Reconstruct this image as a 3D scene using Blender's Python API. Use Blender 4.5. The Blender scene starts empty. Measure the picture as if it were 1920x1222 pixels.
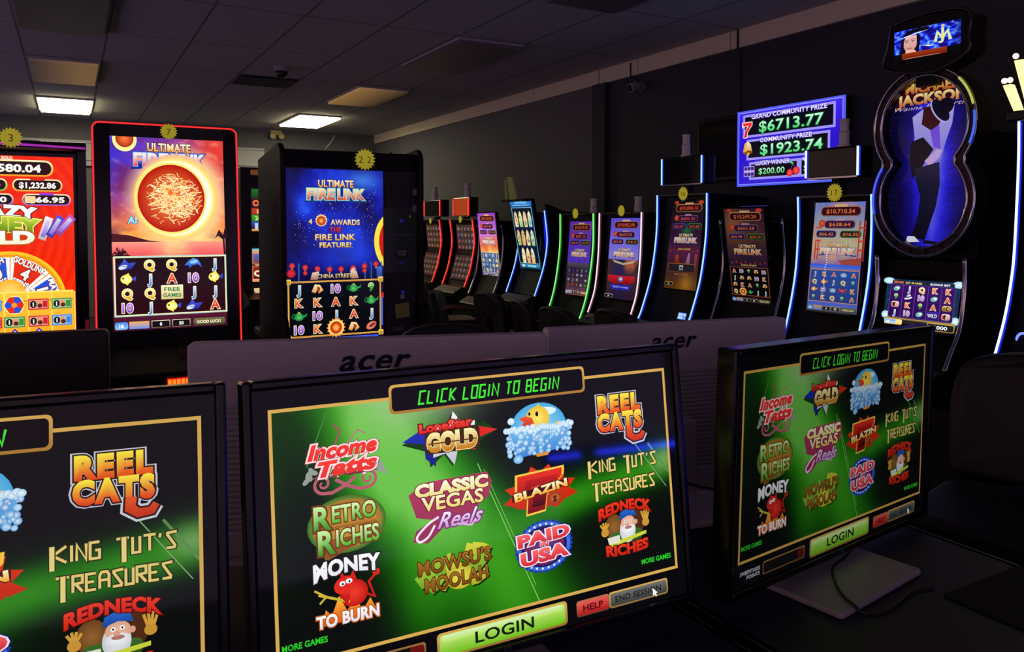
import bpy, math, random
from mathutils import Vector, Matrix, noise
random.seed(7)
S = bpy.context.scene
COL = S.collection
PI = math.pi

# ------------------------------------------------------------------ camera
CAMZ = 1.41
cd = bpy.data.cameras.new('camera'); cam = bpy.data.objects.new('camera', cd); COL.objects.link(cam)
cd.sensor_width = 23.5; cd.lens = 18.0; cd.clip_start = 0.02
cam.location = (0, 0, CAMZ)
PITCH = math.radians(2.2); YAW = math.radians(29.4)
cam.rotation_euler = (PI / 2 - PITCH, 0, -YAW); cd.shift_y = (476 - 611) / 1920
S.camera = cam
# ------------------------------------------------------------------ world, exposure, view
S.view_settings.view_transform = 'Standard'; S.view_settings.look = 'None'
S.view_settings.gamma = 1.0; S.view_settings.use_curve_mapping = False
S.view_settings.exposure = 0.0
W = bpy.data.worlds.new('world'); S.world = W; W.use_nodes = True
bg = W.node_tree.nodes['Background']; _wn = W.node_tree.nodes; _wl = W.node_tree.links
# the rest of the hall beyond the open sides: red glow of machines to the left, violet to the right
_tc = _wn.new('ShaderNodeTexCoord'); _sp = _wn.new('ShaderNodeSeparateXYZ'); _wl.new(_tc.outputs['Generated'], _sp.inputs[0])
def _mixw(sock, lo, hi, c0, c1):
    r = _wn.new('ShaderNodeMapRange'); m = _wn.new('ShaderNodeMix'); m.data_type = 'RGBA'; _wl.new(sock, r.inputs[0]); r.inputs[1].default_value = lo; r.inputs[2].default_value = hi; _wl.new(r.outputs[0], m.inputs[0])
    for k, c in ((6, c0), (7, c1)):
        if isinstance(c, tuple): m.inputs[k].default_value = (*c, 1)
        else: _wl.new(c, m.inputs[k])
    return m.outputs[2]
_side = _mixw(_sp.outputs['X'], -.7, .6, (1.0, .60, .56), (.62, .36, .95))
_wl.new(_mixw(_sp.outputs['Z'], -.35, .05, (.84, .58, 1.25), _side), bg.inputs[0]); bg.inputs[1].default_value = 0.56

# ------------------------------------------------------------------ the lens as numbers: turns a pixel into a point on a known plane
_F = 1471.0
_fh = Vector((math.sin(YAW), math.cos(YAW), 0)); _R = Vector((math.cos(YAW), -math.sin(YAW), 0)); _Z = Vector((0, 0, 1))
_FW = _fh * math.cos(PITCH) - _Z * math.sin(PITCH); _U = _fh * math.sin(PITCH) + _Z * math.cos(PITCH)
def ray(x, y): return _FW * _F + _R * (x - 960) + _U * (476 - y)
def at(x, y, X=None, Y=None, Z=None):
    r = ray(x, y)
    t = X / r.x if X is not None else (Y / r.y if Y is not None else (Z - CAMZ) / r.z)
    return Vector((0, 0, CAMZ)) + r * t

# ------------------------------------------------------------------ colour and materials
def lin(c):
    return tuple((v / 255 / 12.92) if v / 255 <= 0.04045 else ((v / 255 + 0.055) / 1.055) ** 2.4 for v in c[:3])
def lerp(a, b, t): return tuple(x + (y - x) * t for x, y in zip(a, b))
def ramp(t, stops):
    t = max(stops[0][0], min(stops[-1][0], t))
    for (a, ca), (b, cb) in zip(stops, stops[1:]):
        if t <= b: return lerp(ca, cb, (t - a) / max(1e-6, b - a))
    return stops[-1][1]
_M = {}
def mat(name, c=(128, 128, 128), rough=0.5, metal=0.0, spec=0.5, em=None, ems=0.0, bump=None, coat=0.0, vary=None):
    if name in _M: return _M[name]
    m = bpy.data.materials.new(name); m.use_nodes = True
    nt = m.node_tree; b = nt.nodes['Principled BSDF']
    b.inputs['Base Color'].default_value = (*lin(c), 1); b.inputs['Roughness'].default_value = rough
    b.inputs['Metallic'].default_value = metal; b.inputs['Specular IOR Level'].default_value = spec
    b.inputs['Coat Weight'].default_value = coat
    if em: b.inputs['Emission Color'].default_value = (*lin(em), 1); b.inputs['Emission Strength'].default_value = ems
    if bump or vary:
        tc = nt.nodes.new('ShaderNodeTexCoord'); nz = nt.nodes.new('ShaderNodeTexNoise')
        nz.inputs['Scale'].default_value = (bump or vary)[0]; nz.inputs['Detail'].default_value = 4
        nt.links.new(tc.outputs['Object'], nz.inputs['Vector'])
        if bump:
            bp = nt.nodes.new('ShaderNodeBump'); bp.inputs['Strength'].default_value = bump[1]; bp.inputs['Distance'].default_value = 0.004
            nt.links.new(nz.outputs['Fac'], bp.inputs['Height']); nt.links.new(bp.outputs['Normal'], b.inputs['Normal'])
        if vary:
            mx = nt.nodes.new('ShaderNodeMix'); mx.data_type = 'RGBA'
            mx.inputs[6].default_value = (*lin(c), 1); mx.inputs[7].default_value = (*lin(vary[1]), 1)
            nt.links.new(nz.outputs['Fac'], mx.inputs[0]); nt.links.new(mx.outputs[2], b.inputs['Base Color'])
    _M[name] = m; return m
def screen_mat(name, k, rough=0.12, sample=True):
    """a lit display: its picture is the colour attribute 'Col' of the screen's mesh, under a glossy face"""
    if name in _M: return _M[name]
    m = bpy.data.materials.new(name); m.use_nodes = True
    nt = m.node_tree; b = nt.nodes['Principled BSDF']
    at_ = nt.nodes.new('ShaderNodeAttribute'); at_.attribute_name = 'Col'
    b.inputs['Base Color'].default_value = (0.004, 0.004, 0.005, 1); b.inputs['Roughness'].default_value = rough; b.inputs['Specular IOR Level'].default_value = .24
    nt.links.new(at_.outputs['Color'], b.inputs['Emission Color']); b.inputs['Emission Strength'].default_value = k
    if not sample: m.cycles.emission_sampling = 'NONE'
    _M[name] = m; return m
def print_mat(name, rough=0.6, glow=0.0):
    if name in _M: return _M[name]
    m = bpy.data.materials.new(name); m.use_nodes = True
    nt = m.node_tree; b = nt.nodes['Principled BSDF']
    at_ = nt.nodes.new('ShaderNodeAttribute'); at_.attribute_name = 'Col'
    nt.links.new(at_.outputs['Color'], b.inputs['Base Color']); b.inputs['Roughness'].default_value = rough
    if glow: nt.links.new(at_.outputs['Color'], b.inputs['Emission Color']); b.inputs['Emission Strength'].default_value = glow
    _M[name] = m; return m

BLACK = mat('black_plastic', (17, 17, 19), 0.42, bump=(300, 0.05))
BLACKG = mat('black_gloss_plastic', (9, 9, 11), 0.2, spec=.35)
DARK = mat('dark_cabinet_paint', (16, 14, 16), 0.5, spec=.25, bump=(120, 0.04))
GLASS = mat('dark_front_glass', (6, 6, 8), 0.08, spec=.35)
CHROME = mat('chrome', (200, 198, 205), 0.12, 1.0, vary=(30, (180, 178, 190)))
GUN = mat('gunmetal', (88, 84, 92), 0.28, 1.0, vary=(25, (66, 62, 70)))
FABRIC = mat('black_vinyl', (15, 14, 16), 0.55, bump=(200, 0.25))
SILVERP = mat('silver_plastic', (150, 146, 152), 0.45, vary=(60, (140, 136, 143)))
ACERW = mat('pale_monitor_plastic', (205, 196, 200), 0.5, vary=(40, (196, 188, 192)))
DESK = mat('dark_desk_laminate', (20, 22, 50), 0.5, spec=.3, vary=(12, (15, 17, 40)))
ALU = mat('aluminium_edge', (120, 116, 124), 0.35, 1.0, vary=(40, (98, 95, 102)))

# ------------------------------------------------------------------ mesh helpers
def tag(o, label=None, cat=None, group=None, kind=None):
    if label: o['label'] = label
    if cat: o['category'] = cat
    if group: o['group'] = group
    if kind: o['kind'] = kind
    return o
def empty(name, loc=(0, 0, 0), rz=0.0, label=None, cat=None, group=None):
    o = bpy.data.objects.new(name, None); COL.objects.link(o)
    o.location = loc; o.rotation_euler = (0, 0, rz); o.empty_display_size = 0.1
    return tag(o, label, cat, group)
class Geo:
    def __init__(s): s.v = []; s.f = []; s.fm = []; s.m = 0
    def face(s, idx): s.f.append(idx); s.fm.append(s.m)
    def add(s, vs, fs):
        b = len(s.v); s.v += [tuple(p) for p in vs]
        for f in fs: s.face([b + i for i in f])
        return s
    def box(s, x0, x1, y0, y1, z0, z1, M=None):
        vs = [Vector((x, y, z)) for z in (z0, z1) for y in (y0, y1) for x in (x0, x1)]
        if M: vs = [M @ p for p in vs]
        return s.add(vs, [(0, 2, 3, 1), (4, 5, 7, 6), (0, 1, 5, 4), (2, 6, 7, 3), (0, 4, 6, 2), (1, 3, 7, 5)])
    def prism(s, pts, d0, d1, fn):
        """outline pts (a, b) extruded from d0 to d1; fn(a, b, d) gives the point"""
        n = len(pts)
        vs = [fn(a, b, d0) for a, b in pts] + [fn(a, b, d1) for a, b in pts]
        fs = [tuple(range(n)), tuple(range(2 * n - 1, n - 1, -1))] + [(i, i + n, (i + 1) % n + n, (i + 1) % n) for i in range(n)]
        return s.add(vs, fs)
    def tube(s, path, r, n=10, closed=False, flat=1.0):
        path = [Vector(p) for p in path]; m = len(path); rings = []
        up = None
        for i, p in enumerate(path):
            a = path[(i - 1) % m] if (closed or i > 0) else p; b = path[(i + 1) % m] if (closed or i < m - 1) else p
            t = (b - a).normalized()
            if up is None: up = Vector((0, 0, 1)) if abs(t.z) < 0.9 else Vector((1, 0, 0))
            e1 = (up - t * up.dot(t)).normalized(); e2 = t.cross(e1); up = e1
            rr = r(i / max(1, m - 1)) if callable(r) else r
            rings.append([p + (e1 * math.cos(2 * PI * k / n) + e2 * math.sin(2 * PI * k / n) * flat) * rr for k in range(n)])
        b = len(s.v)
        for rg in rings: s.v += [tuple(q) for q in rg]
        for i in range(m if closed else m - 1):
            j = (i + 1) % m
            for k in range(n):
                s.face((b + i * n + k, b + i * n + (k + 1) % n, b + j * n + (k + 1) % n, b + j * n + k))
        if not closed:
            s.face(tuple(b + k for k in range(n - 1, -1, -1))); s.face(tuple(b + (m - 1) * n + k for k in range(n)))
        return s
    def lathe(s, prof, c=(0, 0, 0), n=20, M=None):
        c = Vector(c); b = len(s.v)
        for r, z in prof:
            for k in range(n):
                p = Vector((r * math.cos(2 * PI * k / n), r * math.sin(2 * PI * k / n), z))
                s.v.append(tuple(c + (M @ p if M else p)))
        for i in range(len(prof) - 1):
            for k in range(n):
                s.face((b + i * n + k, b + i * n + (k + 1) % n, b + (i + 1) * n + (k + 1) % n, b + (i + 1) * n + k))
        s.face(tuple(b + k for k in range(n - 1, -1, -1))); s.face(tuple(b + (len(prof) - 1) * n + k for k in range(n)))
        return s
    def strip(s, prof, x0, x1, thick=0.0):
        """a band across x following a side profile of (y, z) points"""
        n = len(prof); b = len(s.v)
        for y, z in prof: s.v += [(x0, y, z), (x1, y, z)]
        for i in range(n - 1): s.face((b + 2 * i, b + 2 * i + 2, b + 2 * i + 3, b + 2 * i + 1))
        return s
    def build(s, name, mats, parent=None, bevel=0.0, smooth=False, seg=2):
        me = bpy.data.meshes.new(name); me.from_pydata(s.v, [], s.f)
        for m in (mats if isinstance(mats, (list, tuple)) else [mats]): me.materials.append(m)
        me.polygons.foreach_set('material_index', s.fm)
        me.polygons.foreach_set('use_smooth', [smooth] * len(s.f))
        me.validate(); me.update()
        o = bpy.data.objects.new(name, me); COL.objects.link(o)
        if parent: o.parent = parent
        if bevel:
            md = o.modifiers.new('bevel', 'BEVEL'); md.width = bevel; md.segments = seg; md.limit_method = 'ANGLE'; md.angle_limit = math.radians(40)
        return o
def spline(pts, n=6):
    """a smooth run through the points"""
    out = []; P = [Vector(p) for p in pts]; m = len(P)
    for i in range(m - 1):
        p0 = P[max(0, i - 1)]; p1 = P[i]; p2 = P[i + 1]; p3 = P[min(m - 1, i + 2)]
        for k in range(n):
            t = k / n
            out.append(0.5 * ((2 * p1) + (p2 - p0) * t + (2 * p0 - 5 * p1 + 4 * p2 - p3) * t * t + (3 * p1 - p0 - 3 * p2 + p3) * t ** 3))
    out.append(P[-1]); return out

# ------------------------------------------------------------------ flat artwork: what the displays and prints show
_T = {}
def glyphs(body, bold, shear, space):
    key = (body, bold, shear, space)
    if key in _T: return _T[key]
    cu = bpy.data.curves.new('t', 'FONT'); cu.body = body; cu.size = 1.0; cu.offset = bold; cu.shear = shear
    cu.resolution_u = 3; cu.space_character = space
    o = bpy.data.objects.new('t', cu)
    me = bpy.data.meshes.new_from_object(o)
    vs = [(v.co.x, v.co.y) for v in me.vertices]; fs = [tuple(p.vertices) for p in me.polygons]
    bpy.data.meshes.remove(me); bpy.data.objects.remove(o); bpy.data.curves.remove(cu)
    _T[key] = (vs, fs); return _T[key]
CAP = 0.727
def rot2(p, a, c=(0, 0)):
    x, y = p[0] - c[0], p[1] - c[1]
    return (c[0] + x * math.cos(a) - y * math.sin(a), c[1] + x * math.sin(a) + y * math.cos(a))
SEG = {  # single-stroke capitals on a 1 x 1 box
 'A': [[(0, 0), (0, .8), (.2, 1), (.8, 1), (1, .8), (1, 0)], [(0, .5), (1, .5)]], 'B': [[(0, 0), (0, 1), (.85, 1), (.95, .55), (.75, .5), (0, .5)], [(.75, .5), (1, .4), (1, .05), (.9, 0), (0, 0)]],
 'C': [[(1, 1), (0, 1), (0, 0), (1, 0)]], 'D': [[(0, 0), (0, 1), (.7, 1), (1, .7), (1, .3), (.7, 0), (0, 0)]], 'E': [[(1, 1), (0, 1), (0, 0), (1, 0)], [(0, .5), (.8, .5)]],
 'G': [[(1, 1), (0, 1), (0, 0), (1, 0), (1, .5), (.55, .5)]], 'I': [[(.5, 0), (.5, 1)]], 'K': [[(0, 0), (0, 1)], [(1, 1), (.05, .5), (1, 0)]], 'L': [[(0, 1), (0, 0), (1, 0)]],
 'N': [[(0, 0), (0, 1), (1, 0), (1, 1)]], 'O': [[(0, 0), (0, 1), (1, 1), (1, 0), (0, 0)]], 'R': [[(0, 0), (0, 1), (1, 1), (1, .55), (0, .5)], [(.3, .5), (1, 0)]],
 'S': [[(1, .9), (1, 1), (.1, .95), (.1, .85), (.95, .12), (.9, 0), (0, 0)]], 'T': [[(0, 1), (1, 1)], [(.5, 1), (.5, 0)]], 'U': [[(0, 1), (0, 0), (1, 0), (1, 1)]], "'": [[(.3, 1), (.1, .75)]], ' ': [],
 'k': [[(0, 0), (0, 1)], [(1, 1), (.05, .45), (.95, -.1)]],
}
class Art:
    def __init__(s, w, h): s.w = w; s.h = h; s.it = []
    def add(s, vs, fs, cols, layer=None):
        if not vs: return
        x0 = min(v[0] for v in vs); x1 = max(v[0] for v in vs); y0 = min(v[1] for v in vs); y1 = max(v[1] for v in vs)
        if layer is None:
            layer = 1
            for it in s.it:
                b = it[4]
                if it[3] >= layer and b[0] < x1 and b[1] > x0 and b[2] < y1 and b[3] > y0: layer = it[3] + 1
        if callable(cols): cols = [cols(*v) for v in vs]
        elif not isinstance(cols[0], (tuple, list)): cols = [cols] * len(vs)
        s.it.append((vs, fs, cols, layer, (x0, x1, y0, y1)))
    def grid(s, nx, ny, fn, x0=0, y0=0, x1=None, y1=None, layer=None):
        x1 = s.w if x1 is None else x1; y1 = s.h if y1 is None else y1
        vs = [(x0 + (x1 - x0) * i / nx, y0 + (y1 - y0) * j / ny) for j in range(ny + 1) for i in range(nx + 1)]
        fs = [(j * (nx + 1) + i, j * (nx + 1) + i + 1, (j + 1) * (nx + 1) + i + 1, (j + 1) * (nx + 1) + i) for j in range(ny) for i in range(nx)]
        s.add(vs, fs, fn, layer)
    def poly(s, pts, c, c2=None):
        if c2:
            ys = [p[1] for p in pts]; a, b = min(ys), max(ys)
            s.add(pts, [tuple(range(len(pts)))], lambda x, y: lerp(c2, c, (y - a) / max(1e-6, b - a)))
        else: s.add(pts, [tuple(range(len(pts)))], c)
    def rect(s, x0, y0, x1, y1, c, c2=None): s.poly([(x0, y0), (x1, y0), (x1, y1), (x0, y1)], c, c2)
    def rr_pts(s, x0, y0, x1, y1, r, n=6):
        o = []
        for cx, cy, a in ((x1 - r, y0 + r, -PI / 2), (x1 - r, y1 - r, 0), (x0 + r, y1 - r, PI / 2), (x0 + r, y0 + r, PI)):
            o += [(cx + r * math.cos(a + PI / 2 * k / n), cy + r * math.sin(a + PI / 2 * k / n)) for k in range(n + 1)]
        return o
    def rrect(s, x0, y0, x1, y1, r, c, c2=None): s.poly(s.rr_pts(x0, y0, x1, y1, r), c, c2)
    def ell(s, cx, cy, rx, ry, c, c2=None, n=28, rot=0):
        pts = [rot2((cx + rx * math.cos(2 * PI * k / n), cy + ry * math.sin(2 * PI * k / n)), rot, (cx, cy)) for k in range(n)]
        if c2: s.add([(cx, cy)] + pts, [(0, k + 1, (k + 1) % n + 1) for k in range(n)], [c2] + [c] * n)
        else: s.poly(pts, c)
    def ring(s, cx, cy, r0, r1, c, n=40, a0=0, a1=2 * PI, ry=1.0):
        vs = []; fs = []
        for k in range(n + 1):
            a = a0 + (a1 - a0) * k / n
            vs += [(cx + r0 * math.cos(a), cy + r0 * ry * math.sin(a)), (cx + r1 * math.cos(a), cy + r1 * ry * math.sin(a))]
        for k in range(n): fs.append((2 * k, 2 * k + 1, 2 * k + 3, 2 * k + 2))
        s.add(vs, fs, c)
    def stroke(s, pts, w, c, closed=False):
        n = len(pts); L = []; R = []
        for i, p in enumerate(pts):
            a = pts[i - 1] if (i > 0 or closed) else None; b = pts[(i + 1) % n] if (i < n - 1 or closed) else None
            def nrm(u, v):
                dx, dy = v[0] - u[0], v[1] - u[1]; l = math.hypot(dx, dy) or 1; return (-dy / l, dx / l)
            n1 = nrm(a, p) if a else nrm(p, b); n2 = nrm(p, b) if b else n1
            mx, my = n1[0] + n2[0], n1[1] + n2[1]; l = math.hypot(mx, my) or 1; mx /= l; my /= l
            k = min(2.0, 1 / max(0.3, mx * n1[0] + my * n1[1])); ww = w(i / max(1, n - 1)) if callable(w) else w
            L.append((p[0] + mx * ww / 2 * k, p[1] + my * ww / 2 * k)); R.append((p[0] - mx * ww / 2 * k, p[1] - my * ww / 2 * k))
        vs = [q for pr in zip(L, R) for q in pr]
        fs = [(2 * i, 2 * i + 1, 2 * ((i + 1) % n) + 1, 2 * ((i + 1) % n)) for i in range(n if closed else n - 1)]
        s.add(vs, fs, c)
    def star(s, cx, cy, r0, r1, n, c, rot=PI / 2, ry=1.0):
        s.poly([(cx + (r1 if k % 2 else r0) * math.cos(rot + PI * k / n), cy + ry * (r1 if k % 2 else r0) * math.sin(rot + PI * k / n)) for k in range(2 * n)], c)
    def text(s, body, x, y, size, c, c2=None, bold=0.03, shear=0.0, outl=(), rot=0.0, align='c', fit=None, sx=1.0, warp=None, space=1.03):
        """size is the height of a capital; (x, y) its centre; outl lists (extra, colour) from the outermost in"""
        vs0, fs0 = glyphs(body, bold, shear, space)
        if not vs0: return
        a = min(v[0] for v in vs0); b = max(v[0] for v in vs0); k = size / CAP
        kx = fit / (b - a) if fit else k * sx
        ox = {'c': (a + b) / 2, 'l': a, 'r': b}[align]
        def place(vs):
            o = []
            for vx, vy in vs:
                px, py = (vx - ox) * kx, (vy - CAP / 2) * k
                if warp: px, py = warp(px, py)
                o.append(rot2((x + px, y + py), rot, (x, y)))
            return o
        for extra, oc in outl:
            vs, fs = glyphs(body, bold + extra, shear, space); s.add(place(vs), fs, oc)
        if c2: cols = [lerp(c2, c, max(0, min(1, vy / CAP))) for vx, vy in vs0]
        else: cols = c
        s.add(place(vs0), fs0, cols)
    def segtext(s, body, x, y, w, h, c, sw=0.18, shear=0.2, gap=0.45, rot=0.0, c2=None, wid=None, under=None):
        """single-stroke lettering, w and h the size of one letter, starting at (x, y)"""
        cx = x
        def run(col, k):
            cx = x
            for ch in body:
                cw = w * (wid or {}).get(ch, 1.0)
                for st in SEG[ch]:
                    s.stroke([rot2((cx + px * cw + py * h * shear, y + py * h), rot, (x, y)) for px, py in st], sw * h * k, col)
                cx += cw + w * gap
        if under: run(under, 1.9)
        run(c, 1.0)
    def data(s, eps, fn):
        V = []; F = []; C = []; LY = []
        for vs, fs, cols, layer, _ in s.it:
            b = len(V); d = layer * eps
            V += [fn(v[0], v[1], d) for v in vs]; C += [(*lin(c), 1.0) for c in cols]
            F += [tuple(b + i for i in f) for f in fs]; LY += [layer] * len(fs)
        return V, F, C
    def build(s, name, m, parent, fn, eps=0.00015):
        V, F, C = s.data(eps, fn)
        me = bpy.data.meshes.new(name); me.from_pydata(V, [], F); me.materials.append(m)
        at_ = me.color_attributes.new('Col', 'FLOAT_COLOR', 'POINT')
        at_.data.foreach_set('color', [x for c in C for x in c])
        me.update()
        o = bpy.data.objects.new(name, me); COL.objects.link(o)
        if parent: o.parent = parent
        return o
def plane_fn(w, h, o, u, v, n, W_, H_):
    """art units (w x h) onto a rectangle W_ x H_ metres with lower left corner o"""
    o, u, v, n = Vector(o), Vector(u), Vector(v), Vector(n)
    return lambda x, y, d: tuple(o + u * (x / w * W_) + v * (y / h * H_) + n * d)
def fbm(x, y, z=0.0, octv=4): return noise.fractal(Vector((x, y, z)), 1.0, 2.0, octv)

def spl(pts, n=5): return [(q.x, q.y) for q in spline([(px, py, 0) for px, py in pts], n)]
# ------------------------------------------------------------------ symbols and emblems shown on the displays
WHT = (255, 255, 255); YEL = (255, 220, 60); NAVY = (10, 12, 60); BLK = (6, 6, 8); GOLD = (205, 160, 70)
LET = {'A': ((255, 110, 50), (190, 30, 20)), 'K': ((255, 150, 60), (200, 60, 20)), 'Q': ((255, 245, 160), (225, 180, 40)), 'J': ((190, 225, 255), (60, 130, 215)),
       '10': ((200, 140, 255), (120, 60, 190)), '9': ((130, 220, 90), (40, 140, 40))}
def sym(a, k, x, y, s, dim=1.0):
    D = lambda c: tuple(v * dim for v in c)
    if k in LET:
        c, c2 = LET[k]
        a.text(k, x, y, s * .62, D(c), D(c2), bold=.03, outl=[(.05, D((250, 235, 200)))])
    elif k == 'teapot':
        a.ell(x, y - s * .06, s * .36, s * .27, D((20, 120, 50)), D((90, 210, 110)))
        a.stroke([(x + s * .3, y), (x + s * .5, y + s * .02), (x + s * .58, y + s * .2)], lambda t: s * (.16 - .1 * t), D((40, 160, 70)))
        a.ring(x - s * .36, y, s * .13, s * .19, D((30, 130, 60)), n=20); a.ell(x, y + s * .26, s * .09, s * .07, D((230, 190, 70)))
        a.ell(x, y + s * .19, s * .2, s * .06, D((60, 180, 90)))
    elif k == 'cookie':
        a.poly([(x - s * .45, y - s * .2), (x - s * .2, y + s * .35), (x + s * .2, y + s * .3), (x + s * .45, y - s * .1), (x + s * .1, y - s * .35), (x, y - s * .02), (x - s * .15, y - s * .3)], D((255, 235, 170)), D((225, 140, 60)))
        a.poly([(x - s * .05, y + s * .2), (x + s * .22, y + s * .1), (x + s * .12, y - s * .3), (x, y - s * .02)], D((150, 60, 30)))
    elif k == 'shell':
        a.ell(x, y, s * .45, s * .28, D((200, 70, 60)), D((255, 215, 190)), rot=.5); a.ell(x + s * .05, y + s * .02, s * .3, s * .12, D((150, 40, 40)), rot=.5)
    elif k == 'fireball':
        a.star(x, y, s * .75, s * .6, 16, D((255, 160, 40))); a.ell(x, y, s * .6, s * .6, D((255, 235, 130))); a.ell(x, y, s * .47, s * .47, D((190, 30, 10)), D((255, 110, 40)))
        a.star(x, y, s * .3, s * .16, 8, D((255, 180, 70)))
    elif k in ('fish', 'gold'):
        c = (250, 225, 90) if k == 'fish' else (255, 150, 40)
        a.poly([(x + s * .25, y), (x + s * .6, y + s * .22), (x + s * .55, y - s * .15)], D((60, 70, 190) if k == 'fish' else c))
        a.ell(x - s * .05, y, s * .38, s * .3, D(c), D((255, 250, 170))); a.poly([(x - s * .2, y + s * .25), (x + s * .1, y + s * .42), (x + s * .2, y + s * .2)], D(c))
        a.ell(x - s * .25, y + s * .06, s * .06, s * .06, BLK); a.poly([(x - s * .2, y - s * .25), (x + s * .05, y - s * .4), (x + s * .12, y - s * .2)], D(c))
    elif k == 'ray':
        a.poly([(x - s * .6, y - s * .1), (x - s * .3, y + s * .15), (x - s * .15, y + s * .42), (x + s * .1, y + s * .12), (x + s * .6, y + s * .18), (x + s * .3, y - s * .25), (x - s * .2, y - s * .35)], D((70, 90, 220)), D((30, 40, 140)))
        a.ell(x - s * .25, y - s * .14, s * .3, s * .13, D((210, 225, 255)), rot=.3); a.stroke([(x + s * .1, y - s * .1), (x - s * .3, y - s * .1)], s * .05, D((30, 40, 140)))
    elif k == 'dolphin':
        a.poly([(x - s * .62, y - s * .1), (x - s * .3, y + s * .22), (x, y + s * .38), (x + s * .3, y + s * .3), (x + s * .5, y + s * .05), (x + s * .62, y - s * .3), (x + s * .35, y - s * .05), (x - s * .05, y - s * .12), (x - s * .3, y - s * .35), (x - s * .3, y - s * .12)], D((90, 160, 235)), D((30, 60, 170)))
        a.ell(x + s * .05, y + s * .12, s * .28, s * .1, D((150, 200, 255)), rot=.2)
    elif k == 'free':
        a.rect(x - s * .75, y - s * .48, x + s * .75, y + s * .48, D((245, 235, 190)), D((215, 195, 130)))
        a.text('FREE', x, y + s * .2, s * .26, D((40, 120, 60)), bold=.03, fit=s * 1.1); a.text('GAMES', x, y - s * .2, s * .26, D((40, 120, 60)), bold=.03, fit=s * 1.25)
    elif k == 'pearl':
        a.ell(x, y - s * .05, s * .5, s * .36, D((90, 150, 190)), D((240, 245, 250))); a.ell(x, y, s * .16, s * .16, D((120, 120, 150)), WHT)
        for i in range(5): a.stroke([(x, y - s * .3), (x + s * (.2 * i - .4), y + s * .25)], s * .03, D((120, 170, 205)))
    elif k == 'crab':
        for d in (-1, 1):
            for i in range(3): a.stroke([(x, y - s * .05), (x + d * s * (.35 + .1 * i), y - s * .1 * i), (x + d * s * (.42 + .1 * i), y - s * (.15 + .1 * i))], s * .06, D((190, 40, 30)))
            a.ell(x + d * s * .48, y + s * .22, s * .15, s * .12, D((235, 60, 40)))
        a.ell(x, y, s * .36, s * .22, D((200, 40, 30)), D((255, 110, 80)))
    elif k == 'shoes':
        a.ell(x, y, s * .45, s * .3, D((60, 120, 120)), D((200, 255, 245)), rot=.3); a.ell(x + s * .05, y, s * .3, s * .13, D((240, 255, 250)), rot=.5); a.ell(x - s * .12, y - s * .1, s * .22, s * .1, D((90, 170, 165)), rot=.5)
    elif k == 'hat':
        a.ell(x, y - s * .12, s * .5, s * .14, D((225, 225, 240)), rot=.25); a.poly([(x - s * .3, y - s * .18), (x - s * .12, y + s * .3), (x + s * .25, y + s * .34), (x + s * .32, y + s * .02)], D((235, 235, 250)), D((120, 120, 160)))
        a.poly([(x - s * .28, y - s * .12), (x - s * .24, y - s * .02), (x + s * .3, y + s * .14), (x + s * .31, y + s * .03)], BLK)
    elif k == 'face':
        a.rrect(x - s * .5, y - s * .36, x + s * .5, y + s * .36, s * .25, D((235, 215, 205)), D((170, 120, 120))); a.ell(x - s * .1, y, s * .22, s * .26, D((30, 20, 25))); a.ell(x + s * .1, y - s * .05, s * .14, s * .2, D((215, 170, 140)))
        a.ell(x - s * .34, y, s * .1, s * .2, D((200, 60, 50)))
    elif k == 'globe':
        a.rrect(x - s * .55, y - s * .34, x + s * .55, y + s * .34, s * .3, D((220, 190, 110)), D((120, 80, 30))); a.ell(x + s * .1, y, s * .18, s * .24, D((40, 25, 25))); a.ell(x + .15 * s, y, s * .1, s * .15, D((200, 160, 130))); a.rect(x - s * .4, y - s * .06, x - s * .15, y + s * .06, D((90, 50, 20)))
    elif k == 'wild':
        a.rect(x - s * .62, y - s * .44, x + s * .62, y + s * .44, D((60, 40, 160)), D((30, 20, 100))); a.text('WILD', x, y, s * .42, WHT, D((210, 200, 190)), bold=.02, fit=s * 1.12, outl=[(.04, D((40, 30, 60)))])
    elif k == 'bag':
        a.ell(x, y - s * .08, s * .3, s * .28, D((120, 70, 30)), D((210, 160, 90))); a.rect(x - s * .12, y + s * .16, x + s * .12, y + s * .32, D((180, 130, 70)))
    elif k == 'plum':
        a.ell(x, y, s * .28, s * .3, D((60, 30, 110)), D((150, 110, 210))); a.stroke([(x, y + s * .25), (x + s * .12, y + s * .42)], s * .06, D((60, 120, 50)))
def reels(a, x0, y0, x1, y1, rows, frame=(250, 225, 150), fill=(14, 8, 10), fw=8, sc=.8, dim=1.0, fill2=None, lines=None):
    a.rect(x0 - fw, y0 - fw, x1 + fw, y1 + fw, frame); a.rect(x0, y0, x1, y1, fill, fill2)
    nr, nc = len(rows), len(rows[0]); cw = (x1 - x0) / nc; ch = (y1 - y0) / nr
    if lines:
        for i in range(1, nc): a.rect(x0 + cw * i - 1.5, y0, x0 + cw * i + 1.5, y1, lines)
    for j, r in enumerate(rows):
        for i, k in enumerate(r): sym(a, k, x0 + cw * (i + .5), y1 - ch * (j + .5), min(cw, ch) * sc, dim)
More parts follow.
